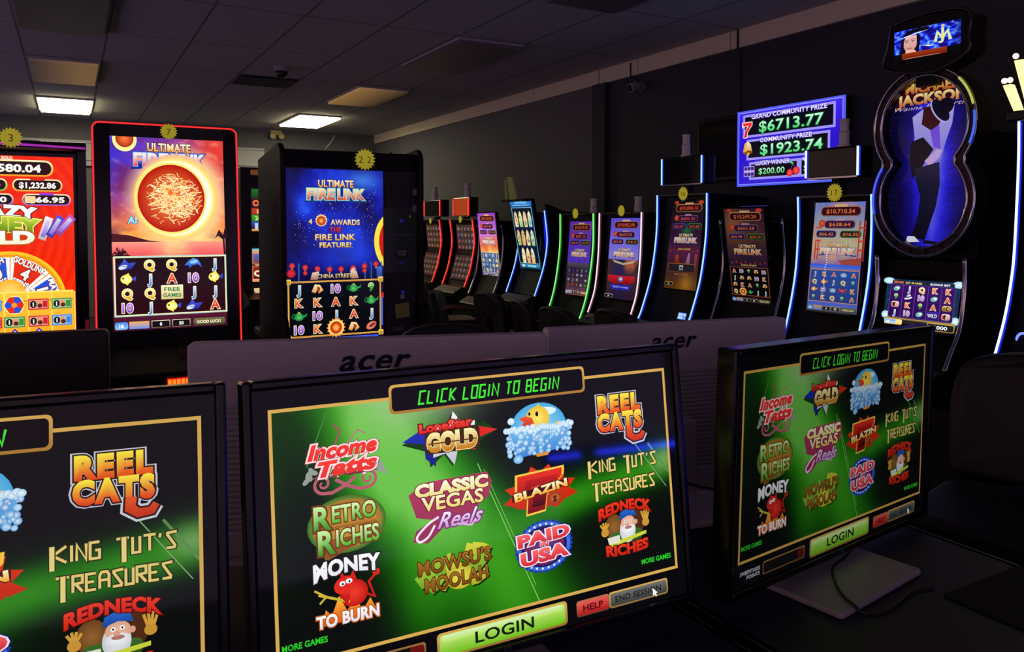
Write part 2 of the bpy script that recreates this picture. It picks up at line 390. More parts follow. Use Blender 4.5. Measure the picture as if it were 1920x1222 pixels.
def jackpot(a, x0, y0, x1, y1, txt, frame, fill=(40, 8, 10), tc=(255, 120, 50), tc2=None, bar=None):
    h = y1 - y0
    a.rrect(x0, y0, x1, y1, h * .38, frame, tuple(v * .7 for v in frame)); a.rrect(x0 + h * .1, y0 + h * .1, x1 - h * .1, y1 - h * .1, h * .32, fill)
    a.text(txt, (x0 + x1) / 2, (y0 + y1) / 2, h * .42, tc, tc2, bold=.02, fit=(x1 - x0) * .7)
    if bar: a.rrect((x0 + x1) / 2 - (x1 - x0) * .16, y1 - h * .06, (x0 + x1) / 2 + (x1 - x0) * .16, y1 + h * .16, h * .1, bar)
def fire_logo(a, x, y, w, c=(255, 245, 190), c2=(225, 120, 50), edge=(20, 30, 110), edge2=(150, 190, 255), plate=True, dim=1.0):
    D = lambda q: tuple(v * dim for v in q)
    h = w * .2
    if plate: a.poly([(x - w * .5, y - h * .75), (x, y - h * .55), (x + w * .5, y - h * .75), (x + w * .46, y - h * .35), (x - w * .46, y - h * .35)], D(edge))
    a.text('ULTIMATE', x, y + h * .72, h * .52, D((255, 250, 225)), D((235, 170, 70)), bold=.03, fit=w * .56, outl=[(.06, D((70, 20, 20)))], space=1.05)
    a.text('FIRE', x - w * .235, y - h * .08, h * .8, D(c), D(c2), bold=.045, fit=w * .44, outl=[(.09, D(edge)), (.05, D(edge2))])
    a.text('LINK', x + w * .245, y - h * .08, h * .8, D(c), D(c2), bold=.045, fit=w * .44, outl=[(.09, D(edge)), (.05, D(edge2))])
def bottom_bar(a, y0, y1, w, dim=1.0, c=(120, 110, 70)):
    D = lambda q: tuple(v * dim for v in q)
    a.rrect(w * .01, y0, w * .12, y1, (y1 - y0) * .3, D((60, 130, 220)), D((140, 190, 245))); a.text('16', w * .065, (y0 + y1) / 2, (y1 - y0) * .5, D(WHT), bold=.04)
    a.rect(w * .13, y0, w * .3, y1, D((230, 170, 70)), D((90, 140, 220)))
    for i, t in enumerate(('0', '50')):
        a.rect(w * (.32 + .18 * i), y0, w * (.48 + .18 * i), y1, D((235, 225, 200)), D((120, 100, 70))); a.rect(w * (.325 + .18 * i), y0 + 3, w * (.475 + .18 * i), y1 - 3, D((20, 16, 16))); a.text(t, w * (.4 + .18 * i), (y0 + y1) / 2, (y1 - y0) * .45, D(WHT), bold=.03)
    a.rrect(w * .69, y0, w * .98, y1, (y1 - y0) * .3, D(c), D(tuple(v * .6 for v in c))); a.text('GOOD LUCK!', w * .83, (y0 + y1) / 2, (y1 - y0) * .4, D((250, 240, 200)), bold=.03, fit=w * .22)

# ------------------------------------------------------------------ the lobby picture on the login monitors (gold frame: 0..1000 by 0..500)
def lobby_art():
    a = Art(1000, 500)
    a.grid(4, 4, lambda x, y: (7, 7, 10), -33, -75, 1028, 543, layer=0)
    def green(x, y):
        u = (x - (215 + (500 - y) * .66))
        g = math.exp(-(u / (125 + (500 - y) * .12)) ** 2) * (.92 - .3 * abs(y - 260) / 260)
        g += .62 * math.exp(-((x - 190 - (500 - y) * .2) / 105) ** 2) * math.exp(-((y - 400) / 190) ** 2)
        g += .30 * math.exp(-((x - 300) / 70) ** 2) * math.exp(-((y - 60) / 160) ** 2)
        k = max(0, min(1, (x - 480) / 200)); g += .62 * k * math.exp(-((y - (205 + (x - 600) * .16)) / 52) ** 2)
        g += .22 * max(0, 1 - x / 90) * max(0, min(1, (y - 60) / 300))
        g *= 1 + .12 * fbm(x / 160, y / 300, 3)
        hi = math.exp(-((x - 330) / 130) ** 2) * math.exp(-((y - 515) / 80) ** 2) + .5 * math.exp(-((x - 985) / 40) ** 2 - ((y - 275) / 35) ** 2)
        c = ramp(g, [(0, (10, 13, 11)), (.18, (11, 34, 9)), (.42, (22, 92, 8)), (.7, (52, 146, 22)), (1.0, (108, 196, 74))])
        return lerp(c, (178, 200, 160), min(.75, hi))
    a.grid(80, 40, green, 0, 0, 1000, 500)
    for pts, w_, c in (([(455, 335), (596, 0)], 2.2, (130, 205, 90)), ([(470, 320), (588, 40)], 1.0, (165, 220, 120)), ([(890, 330), (985, 205)], 2, (130, 170, 110)), ([(935, 320), (1000, 235)], 5, (96, 140, 84)), ([(120, 500), (70, 380)], 3, (60, 130, 50))): a.stroke(pts, w_, c)
    G2 = (214, 170, 84)
    a.stroke([(0, 0), (1000, 0), (1000, 500), (0, 500)], 7, G2, closed=True)
    # title plate
    a.rrect(252, 466, 756, 529, 11, G2, (170, 120, 50)); a.rrect(258, 472, 750, 523, 9, (6, 7, 9))
    a.segtext('CLICK LOGIN TO BEGIN', 320, 482, 13, 27, (70, 235, 50), sw=.15, shear=.2, gap=.56, wid={'I': .4, ' ': .5, 'N': 1.1})
    # 1 Income Tatts
    x, y = 150, 388
    for d in (-1, 1):
        sp = [(x + d * (48 + (20 - 17 * t) * math.cos(-1.6 + 9.0 * t)), y - 46 + (19 - 16 * t) * math.sin(-1.6 + 9.0 * t)) for t in [i / 26 for i in range(27)]]
        a.stroke([(x - d * 22, y - 40), (x + d * 4, y - 56), (x + d * 30, y - 66)] + sp, lambda t: 7 - 3 * t, (186, 92, 112))
        a.stroke([(x, y - 22), (x + d * 26, y - 34), (x + d * 58, y - 30), (x + d * 80, y - 36)], 3, (150, 64, 86)); a.ell(x + d * 40, y - 34, 4, 4, (235, 225, 225))
        for q in range(5): a.ell(x + d * (66 + 4 * q), y - 20 - 4 * q + (q % 2) * 7, 9, 5, (150, 158, 150), rot=d * (.4 + q * .5))
    a.stroke([(x - 20, y + 30), (x - 8, y + 58), (x - 22, y + 72)], 4, (165, 80, 95)); a.stroke([(x + 5, y + 30), (x + 30, y + 56), (x + 46, y + 46)], 3, (185, 120, 125))
    for t, yy, xx, f in (('Income', y + 22, x - 4, 150), ('Tatts', y - 14, x + 6, 128)):
        a.text(t, xx, yy, 30, (255, 60, 50), (235, 50, 45), bold=.05, shear=.3, fit=f, outl=[(.1, (120, 50, 60)), (.075, (255, 225, 225))], rot=.03)
    # 2 Retro Riches
    x, y = 150, 255
    a.ell(x, y, 84, 58, (60, 110, 30), (222, 224, 120)); a.ell(x, y, 74, 50, (170, 120, 40), (200, 160, 60)); a.poly([(x - 64, y - 26), (x - 48, y - 68), (x + 20, y - 44), (x + 84, y - 26)], (140, 84, 30)); a.rect(x - 54, y - 6, x + 62, y + 6, (205, 150, 50), (150, 90, 30))
    for t, yy, xx, f in (('RETRO', y + 24, x - 2, 124), ('RICHES', y - 25, x + 4, 122)):
        a.text(t[0], xx - f / 2 + 12, yy - 4, 48, (215, 250, 170), (50, 150, 30), bold=.03, outl=[(.06, (110, 60, 20))], fit=36)
        a.text(t[1:], xx + 17, yy, 34, (225, 250, 185), (90, 180, 50), bold=.025, fit=f - 30, outl=[(.06, (110, 60, 20))])
    # 3 Money to Burn
    x, y = 146, 122
    a.poly([(x - 58, y - 62), (x - 48, y - 30), (x - 36, y - 44), (x - 20, y - 8), (x - 4, y - 40), (x + 14, y - 20), (x + 30, y - 46), (x + 46, y - 24), (x + 62, y - 58)], (255, 190, 60), (225, 80, 20))
    a.stroke([(x + 30, y - 10), (x + 56, y - 24), (x + 44, y + 8), (x + 60, y + 22)], 5, (205, 30, 24)); a.ell(x + 61, y + 25, 8, 7, (225, 40, 30))
    a.ell(x + 12, y - 8, 30, 27, (190, 24, 20), (245, 60, 44)); a.ell(x - 8, y + 12, 22, 17, (225, 44, 34), rot=.3); a.poly([(x + 2, y + 22), (x + 12, y + 40), (x + 18, y + 18)], (215, 34, 28)); a.poly([(x - 16, y + 24), (x - 14, y + 38), (x - 4, y + 26)], (215, 34, 28))
    a.ell(x - 12, y + 15, 6, 5, WHT); a.ell(x + 2, y + 18, 7, 5, WHT); a.ell(x - 11, y + 14, 2, 2.5, BLK); a.ell(x + 3, y + 17, 2, 2.5, BLK)
    a.stroke([(x - 62, y + 2), (x + 2, y - 24)], 5, (205, 180, 60)); a.stroke([(x - 70, y + 12), (x - 46, y - 4), (x - 60, y - 16)], 4, (205, 180, 60))
    a.poly([(x - 16, y - 12), (x + 4, y - 8), (x - 2, y - 30)], (200, 30, 24))
    a.text('MONEY', x, y + 44, 28, WHT, (232, 232, 240), bold=.045, fit=142, outl=[(.06, (30, 30, 30))], warp=lambda px, py: (px, py * (1 + .25 * abs(px) / 70) - px * px / 700 + 8))
    a.text('TO BURN', x - 2, y - 52, 24, WHT, (225, 225, 235), bold=.04, fit=132, outl=[(.07, (190, 90, 20))])
    # 4 Lone Star Gold
    x, y = 388, 392
    a.poly([(x - 112, y + 6), (x - 60, y + 30), (x - 6, y + 34), (x + 8, y + 62), (x + 30, y + 38), (x + 90, y + 34), (x + 118, y + 12), (x + 60, y - 14), (x + 20, y - 24), (x + 6, y - 54), (x - 14, y - 26), (x - 48, y - 50), (x - 52, y - 16)], (20, 60, 10))
    a.poly([(x - 110, y + 12), (x - 60, y + 36), (x - 34, y + 34), (x - 34, y - 50), (x - 58, y - 30), (x - 60, y + 2)], (30, 50, 190), (20, 30, 120))
    a.poly([(x - 34, y + 36), (x + 4, y + 38), (x + 12, y + 66), (x + 30, y + 42), (x + 66, y + 40), (x + 60, y - 10), (x + 20, y - 20), (x + 10, y - 52), (x - 10, y - 24), (x - 40, y - 30)], (245, 245, 248), (190, 195, 205))
    a.poly([(x + 60, y + 30), (x + 122, y + 14), (x + 78, y + 2)], (225, 40, 34)); a.poly([(x + 30, y - 6), (x + 74, y - 2), (x + 64, y - 24), (x + 24, y - 22)], (225, 40, 34))
    a.rrect(x - 58, y - 22, x + 76, y + 30, 10, (60, 36, 10))
    a.text('GOLD', x + 8, y + 3, 40, (255, 246, 190), (196, 120, 20), bold=.05, fit=124, outl=[(.06, (40, 20, 6)), (.03, (255, 235, 150))])
    a.rect(x - 50, y - 1, x + 68, y + 1.5, (90, 40, 10))
    a.text('LoneStar', x - 6, y + 38, 18, (255, 90, 70), (225, 40, 30), bold=.05, fit=128, outl=[(.1, (120, 20, 16))], rot=.03)
    # 5 Classic Vegas Reels
    x, y = 388, 256
    P5 = (176, 60, 92)
    a.poly([(x - 102, y + 34), (x - 60, y + 56), (x + 90, y + 58), (x + 100, y + 36), (x + 90, y + 4), (x + 62, y - 12), (x + 44, y - 44), (x - 20, y - 44), (x - 62, y - 74), (x - 96, y - 66), (x - 88, y - 44), (x - 48, y - 26), (x - 86, y - 16)], P5, (150, 50, 90))
    a.text('CLASSIC', x + 2, y + 40, 26, (255, 252, 225), (240, 225, 140), bold=.06, fit=178, outl=[(.05, (120, 40, 50))])
    a.text('VEGAS', x + 2, y + 10, 30, (255, 250, 200), (235, 215, 120), bold=.025, fit=150, outl=[(.05, (120, 40, 50))])
    a.stroke(spl([(x - 34, y - 22), (x - 60, y - 34), (x - 86, y - 56), (x - 80, y - 68), (x - 60, y - 60), (x - 44, y - 38)]), 5, (250, 230, 245))
    a.text('Reels', x + 18, y - 30, 34, (255, 245, 255), (200, 150, 215), bold=.015, shear=.5, fit=112, outl=[(.06, (130, 50, 120))])
    a.stroke([(x + 10, y - 44), (x + 44, y - 52), (x + 56, y - 40)], 4, (225, 180, 220))
    # 6 Mowsu's Moolah
    x, y = 388, 120
    rr = random.Random(4)
    for q in range(11):
        ax, ay = x + rr.uniform(-74, 74), y + rr.uniform(-34, 36); s_ = rr.uniform(18, 30); r_ = rr.uniform(-.8, .8)
        pts = [rot2((ax + px * s_, ay + py * s_), r_, (ax, ay)) for px, py in ((-.9, -.5), (-.3, -.65), (.9, -.45), (1, .4), (.2, .6), (-1, .5))]
        a.poly([(px + 3, py - 4) for px, py in pts], (16, 50, 8)); a.poly(pts, (170, 210, 60) if q % 2 else (214, 216, 66), (110, 160, 40) if q % 2 else (170, 170, 40))
    a.ell(x + 10, y - 22, 34, 26, (190, 180, 40), (240, 230, 90))
    for t, yy, xx, f in (("MOWSU'S", y + 14, x, 176), ('MOOLAH', y - 24, x + 2, 152)): a.text(t, xx, yy, 30, (170, 116, 44), (120, 70, 20), bold=.02, fit=f, outl=[(.045, (70, 36, 10))], rot=.02)
    # 7 rubber duck in a bubble
    x, y = 620, 388
    a.ell(x, y + 8, 76, 58, (70, 170, 225), (150, 220, 245)); a.ell(x + 16, y + 44, 34, 10, (225, 245, 252)); a.ell(x - 74, y + 30, 9, 8, (190, 230, 245), WHT)
    a.ell(x - 6, y - 4, 38, 26, (235, 180, 40), (255, 225, 90)); a.ell(x - 2, y + 30, 32, 28, (240, 195, 50), (255, 232, 110)); a.poly([(x - 6, y + 56), (x + 2, y + 64), (x + 8, y + 54)], (240, 195, 50))
    a.poly([(x - 54, y + 34), (x - 34, y + 38), (x - 18, y + 32), (x - 12, y + 18), (x - 30, y + 8), (x - 52, y + 14), (x - 40, y + 24)], (235, 90, 40), (205, 50, 24)); a.ell(x - 4, y + 40, 4, 6, BLK); a.ell(x - 24, y + 42, 3, 4, BLK); a.ell(x + 56, y + 8, 12, 9, (240, 210, 60))
    a.poly([(x - 84, y + 4), (x + 84, y + 6), (x + 72, y - 46), (x - 66, y - 56)], (110, 185, 235), (60, 130, 210))
    rr = random.Random(9)
    for q in range(110):
        t = rr.random(); e = rr.random(); bx = x - 86 + 172 * t; by = y + 6 - 56 * e; r_ = rr.uniform(3, 8)
        a.ell(bx, by, r_, r_ * .95, rr.choice([(90, 165, 225), (130, 195, 240), (70, 140, 215)]), (225, 242, 255), n=10)
    for q in range(26):
        t = q / 25; a.ell(x - 88 + 176 * t, y + 6 + rr.uniform(-4, 6), 8, 7, (170, 215, 245), WHT, n=12)
    a.ell(x - 60, y - 58, 13, 10, (90, 170, 230), (200, 230, 250)); a.poly([(x - 14, y - 52), (x + 24, y - 50), (x + 20, y - 58), (x - 10, y - 59)], (225, 150, 40))
    # 8 Blazin 7s
    x, y = 616, 256
    rr = random.Random(2); fl = []
    for q in range(17):
        t = q / 16; ang = PI * (1.12 - 1.24 * t); r_ = 78 + (26 if q % 2 else 0)
        fl.append((x + r_ * math.cos(ang) * .98, y - 14 + r_ * math.sin(ang) * .66))
    a.poly(fl + [(x + 70, y - 30), (x + 40, y - 50), (x + 20, y - 42), (x - 6, y - 58), (x - 30, y - 46), (x - 72, y - 36)], (235, 60, 20), (190, 40, 14))
    S7 = [(x - 62, y + 34), (x + 60, y + 40), (x + 58, y + 22), (x + 14, y - 18), (x + 8, y - 50), (x - 40, y - 54), (x - 36, y - 20), (x + 2, y + 14), (x - 40, y + 12), (x - 44, y + 2), (x - 64, y)]
    cx_, cy_ = x - 4, y - 8
    a.poly([((px - cx_) * 1.1 + cx_, (py - cy_) * 1.1 + cy_) for px, py in S7], (250, 205, 70)); a.poly(S7, (235, 50, 30), (120, 12, 10)); a.poly([((px - cx_) * .72 + cx_ + 4, (py - cy_) * .72 + cy_) for px, py in S7], (205, 30, 24), (60, 8, 8))
    a.poly([(x - 78, y - 22), (x + 76, y - 2), (x + 76, y + 14), (x - 78, y - 6)], (60, 14, 6))
    a.text('BLAZIN', x, y - 4, 18, (255, 252, 205), (245, 170, 40), bold=.05, fit=146, outl=[(.06, (90, 20, 6))], rot=.12)
    a.ell(x + 36, y - 28, 17, 13, (140, 60, 20), (220, 130, 50)); a.text('s', x + 36, y - 26, 20, (90, 20, 8), bold=.04)
    # 9 Paid in USA
    x, y = 616, 123
    a.star(x, y, 80, 74, 34, (30, 56, 170), ry=.76); a.ell(x, y, 72, 55, (60, 110, 225), (90, 140, 240)); a.ell(x, y, 62, 47, (24, 30, 96)); a.ell(x, y - 2, 54, 40, (150, 30, 60), (60, 60, 140))
    for q in range(26):
        if 3 < q % 13 < 10: a.star(x + 66 * math.cos(PI / 2 + 2 * PI * (q - 6.5) / 26), y + 50 * math.sin(PI / 2 + 2 * PI * (q - 6.5) / 26), 4, 1.8, 5, WHT)
    a.ell(x + 10, y - 30, 26, 6, (235, 235, 245), rot=.2)
    for t, yy, s_, f in (('PAID', y + 24, 26, 142), ('IN', y + 4, 12, 22), ('USA', y - 18, 28, 130)): a.text(t, x, yy, s_, (255, 110, 110), (215, 40, 60), bold=.06, fit=f, outl=[(.1, (24, 24, 110)), (.06, (240, 235, 245))], rot=.05)
    # 10 Reel Cats
    x, y = 854, 398
    def cats(col, k, w_):
        for t, yy, f, s_ in (('REEL', y + 32, 130, 40), ('CATS', y - 12, 136, 40)):
            a.text(t, x, yy, s_, col[0], col[1], bold=.07 + k, fit=f + w_ * .8, space=1.22)
        a.stroke([(x + 28, y - 30), (x + 26, y - 50), (x + 40, y - 60), (x + 62, y - 58), (x + 70, y - 46)], lambda t: 19 - 7 * t + w_, lambda q, z: lerp((230, 90, 40), (200, 50, 20), max(0, min(1, (y - 30 - z) / 34))) if k == 0 else col[0])
    cats(((205, 205, 215), (190, 190, 205)), .085, 15); cats(((50, 24, 16), (50, 20, 14)), .05, 7); cats(((255, 240, 70), (230, 74, 24)), 0, 0)
    # 11 King Tut's Treasures
    x, y = 852, 256
    KT = dict(wid={'K': 1.5, 'T': 1.35, "'": .4, 'I': .25, 'U': .8}, sw=.17, shear=0, gap=.42)
    for t, xx, yy, w_ in (("KING TUT'S", x - 98, y + 12, 15), ('TREASURES', x - 92, y - 42, 15)):
        a.segtext(t, xx, yy, w_, 28, (226, 206, 120), under=(50, 36, 14), **KT)
    for xx, yy in ((x - 98, y + 12), (x + 6, y + 12), (x - 92, y - 42)):
        st = [(xx, yy + 30), (xx, yy - 12)] if xx == x - 98 else [(xx + 11, yy + 30), (xx + 11, yy - 14)]
        a.stroke(st, 12, (60, 44, 16)); a.stroke(st, 8, (232, 214, 130))
    # 12 Redneck Riches
    x, y = 850, 128
    W1 = lambda px, py: (px, py * (1 + .15 * abs(px) / 80) - px * px / 430 + 12)
    a.ell(x - 34, y + 4, 26, 30, (110, 66, 26), (150, 100, 50)); a.ell(x + 40, y + 8, 20, 32, (80, 44, 22)); a.rrect(x - 50, y - 40, x + 50, y - 10, 14, (60, 110, 40), (40, 80, 30))
    for d, xx in ((-1, x - 62), (1, x + 62)):
        for q in range(4): a.stroke([(xx, y - 6 - d * 2), (xx + 8 * (q - 1.5), y + 14 + 14 * (d > 0) + (4 if q in (1, 2) else 0))], 5, (215, 160, 60))
        a.ell(xx, y - 6 + 6 * (d > 0), 11, 10, (205, 150, 55))
    a.ell(x + 6, y - 10, 24, 30, (205, 210, 215), (240, 240, 240)); a.ell(x + 8, y + 8, 21, 17, (225, 170, 140), (240, 190, 160)); a.ell(x + 8, y - 8, 21, 12, (225, 228, 232), (250, 250, 250)); a.ell(x + 8, y - 4, 11, 4, (180, 120, 110))
    a.ell(x + 6, y + 3, 6, 4, (230, 160, 135)); a.ell(x, y + 11, 4, 4, WHT); a.ell(x + 15, y + 12, 4, 4, WHT); a.ell(x, y + 11, 1.6, 2, BLK); a.ell(x + 15, y + 12, 1.6, 2, BLK); a.ell(x + 32, y + 6, 5, 6, (225, 165, 135))
    a.poly([(x - 18, y + 16), (x - 14, y + 34), (x + 6, y + 42), (x + 28, y + 36), (x + 34, y + 20), (x + 8, y + 24)], (40, 110, 215), (24, 70, 160))
    a.poly([(x - 50, y - 34), (x + 62, y - 20), (x + 62, y - 28), (x - 48, y - 44)], (205, 215, 60)); a.poly([(x - 56, y - 20), (x - 20, y - 18), (x - 18, y - 36), (x - 52, y - 36)], (225, 225, 205))
    a.text('REDNECK', x + 2, y + 40, 23, (240, 60, 34), (210, 36, 20), bold=.05, fit=160, outl=[(.05, (70, 10, 6))], warp=W1)
    a.text('RICHES', x + 2, y - 52, 24, (240, 60, 34), (205, 36, 20), bold=.05, fit=128, outl=[(.05, (70, 10, 6))], warp=lambda px, py: (px, py + px * px / 900 - 2))
    # captions, buttons
    a.text('MORE GAMES', 54, 36, 12, (40, 205, 40), bold=.03, fit=92); a.text('MORE GAMES', 938, 33, 12, (40, 205, 40), bold=.03, fit=92)
    a.rrect(336, -66, 668, -12, 10, G2, (150, 110, 50)); a.rrect(342, -61, 662, -17, 8, (196, 232, 120), (110, 190, 20)); a.rrect(348, -34, 656, -19, 6, (222, 240, 190), (176, 226, 90)); a.text('LOGIN', 502, -39, 25, (16, 30, 8), bold=.02, fit=150)
    a.rrect(694, -58, 788, -21, 7, (190, 110, 80), (120, 50, 40)); a.rrect(698, -54, 784, -25, 6, (230, 90, 80), (175, 22, 24)); a.text('HELP', 741, -40, 15, (90, 8, 10), bold=.03, fit=58)
    a.rrect(788, -58, 968, -20, 7, G2, (140, 110, 60)); a.rrect(792, -54, 964, -24, 6, (110, 110, 108), (58, 58, 58)); a.text('END SESSION', 876, -39, 14, (24, 24, 24), bold=.02, fit=140)
    a.poly([(920, -36), (920, -56), (925, -52), (929, -59), (932, -57), (929, -50), (935, -50)], WHT)
    a.rrect(108, -56, 310, -20, 7, (150, 110, 60), (110, 80, 44)); a.rrect(112, -52, 306, -24, 6, (16, 16, 16)); a.rrect(274, -52, 306, -24, 6, (110, 20, 18), (80, 14, 14))
    a.text('SWEEPSTAKES', 52, -31, 10, (205, 205, 210), bold=.03, fit=88); a.text('POINTS', 66, -45, 10, (205, 205, 210), bold=.03, fit=58)
    return a

# ------------------------------------------------------------------ pictures on the gaming machines
def sunset_art():
    a = Art(600, 1000)
    def f(x, y):
        n = fbm(x / 170, y / 90, 1.7); n2 = fbm(x / 60, y / 30, 5.1)
        if y > 456:
            t = (y - 456) / 544
            c = ramp(t + .10 * n, [(0, (255, 205, 110)), (.1, (255, 150, 60)), (.3, (238, 96, 60)), (.6, (190, 70, 110)), (1, (120, 60, 170))])
            c = lerp(c, (60, 44, 200), max(0, min(1, 1.0 - x / 330)) * max(0, min(1, t * 1.5 - .1))); c = lerp(c, (226, 60, 40), max(0, min(.9, (x - 300) / 260)) * max(0, min(1, t * 1.2)))
            c = lerp(c, (255, 200, 150), max(0, min(.42, n2 * .7 + n * .3 - .14))); c = lerp(c, (110, 30, 64), max(0, min(.7, -n * 1.1 - .05)) * (1 - t * .4))
            d = math.hypot(x - 350, y - 690); c = lerp(c, (255, 236, 170), max(0, min(1, (300 - d) / 110)))
            return c
        c = ramp((456 - y) / 456, [(0, (255, 150, 130)), (.12, (236, 96, 96)), (.3, (150, 50, 70)), (1, (60, 16, 40))])
        c = lerp(c, (255, 225, 140), math.exp(-((x - 320) / (70 + (456 - y) * .3)) ** 2) * max(0, 1 - (456 - y) / 170) * (.75 + .4 * n2))
        return c
    a.grid(64, 104, f)
    a.poly([(0, 456), (0, 500), (90, 490), (190, 462), (260, 456)], (70, 20, 30))
    rr = random.Random(3)
    for bx, by, n_ in ((40, 380, 10), (590, 470, 8)):
        for q in range(n_):
            an = rr.uniform(.1, 3.0); l_ = rr.uniform(40, 75); a.stroke([(bx, by), (bx + l_ * .6 * math.cos(an), by + l_ * .7 * math.sin(an)), (bx + l_ * math.cos(an), by + l_ * .35 * math.sin(an) - 8)], lambda t: 12 * (1 - t) + 2, (40, 12, 24))
        a.stroke([(bx, by), (bx + 6, by - 120)], 10, (40, 12, 24))
    a.ell(75, 985, 62, 62, (255, 235, 150)); a.ell(75, 990, 46, 46, (160, 30, 14), (250, 120, 60))
    a.rect(0, 1000, 600, 1062, (10, 8, 10)); 
    fire_logo(a, 305, 893, 410, (255, 240, 225), (235, 60, 40), (20, 40, 130), (110, 160, 240))
    a.text('AN', 118, 570, 36, (150, 220, 255), bold=.04, outl=[(.05, (20, 40, 80))]); a.text('E', 150, 655, 34, (255, 230, 140), bold=.04)
    # the fireball: glow ring, then the ball with its bright filaments
    RR = (176, 187, 197, 208, 222, 240)
    vs = [(315 + i * 5 + r * math.cos(2 * PI * k / 60), 685 + r * .97 * math.sin(2 * PI * k / 60)) for i, r in enumerate(RR) for k in range(60)]
    gl = [(255, 250, 200), (255, 254, 236), (255, 250, 210), (255, 226, 130)]
    cs = [gl[i] if i < 4 else lerp((255, 180, 80), f(*vs[i * 60 + k]), .55 if i == 4 else 1.0) for i in range(6) for k in range(60)]
    a.add(vs, [(i * 60 + k, i * 60 + (k + 1) % 60, (i + 1) * 60 + (k + 1) % 60, (i + 1) * 60 + k) for i in range(5) for k in range(60) if abs(vs[(i + 1) * 60 + k][0] - 300) < 300 and vs[(i + 1) * 60 + k][1] > 400 and abs(vs[(i + 1) * 60 + (k + 1) % 60][0] - 300) < 300], cs)
    a.ell(312, 684, 190, 190, (255, 225, 110), (255, 250, 200))
    a.ell(312, 684, 178, 178, (176, 8, 6), (240, 120, 50), n=48)
    rr = random.Random(12)
    for q in range(430):
        an = rr.uniform(0, 2 * PI); rd = 156 * math.sqrt(rr.random()) * (.55 + .45 * rr.random()); px, py = 330 + rd * math.cos(an), 680 + rd * .92 * math.sin(an)
        if math.hypot(px - 312, py - 684) > 156: continue
        pts = [(px, py)]; an2 = rr.uniform(-.6, .6) + (PI if rr.random() < .5 else 0)
        for _ in range(3): an2 += rr.uniform(-.8, .8); pts.append((pts[-1][0] + 11 * math.cos(an2), pts[-1][1] + 8 * math.sin(an2)))
        a.stroke(pts, rr.uniform(2.0, 4.4), lerp((255, 170, 70), (255, 250, 200), rr.random() ** .6))
    reels(a, 14, 82, 592, 374, [['ray', 'Q', 'Q', 'dolphin', 'J'], ['fish', 'J', 'A', '10', 'fish'], ['Q', 'Q', 'free', 'J', 'J'], ['10', 'J', 'fish', 'ray', 'A']], (250, 235, 170), (20, 6, 10), 9, 1.06, fill2=(44, 10, 20))
    a.stroke([(8, 76), (598, 76), (598, 380), (8, 380)], 3, (90, 200, 230), closed=True)
    bottom_bar(a, 8, 46, 600)
    return a
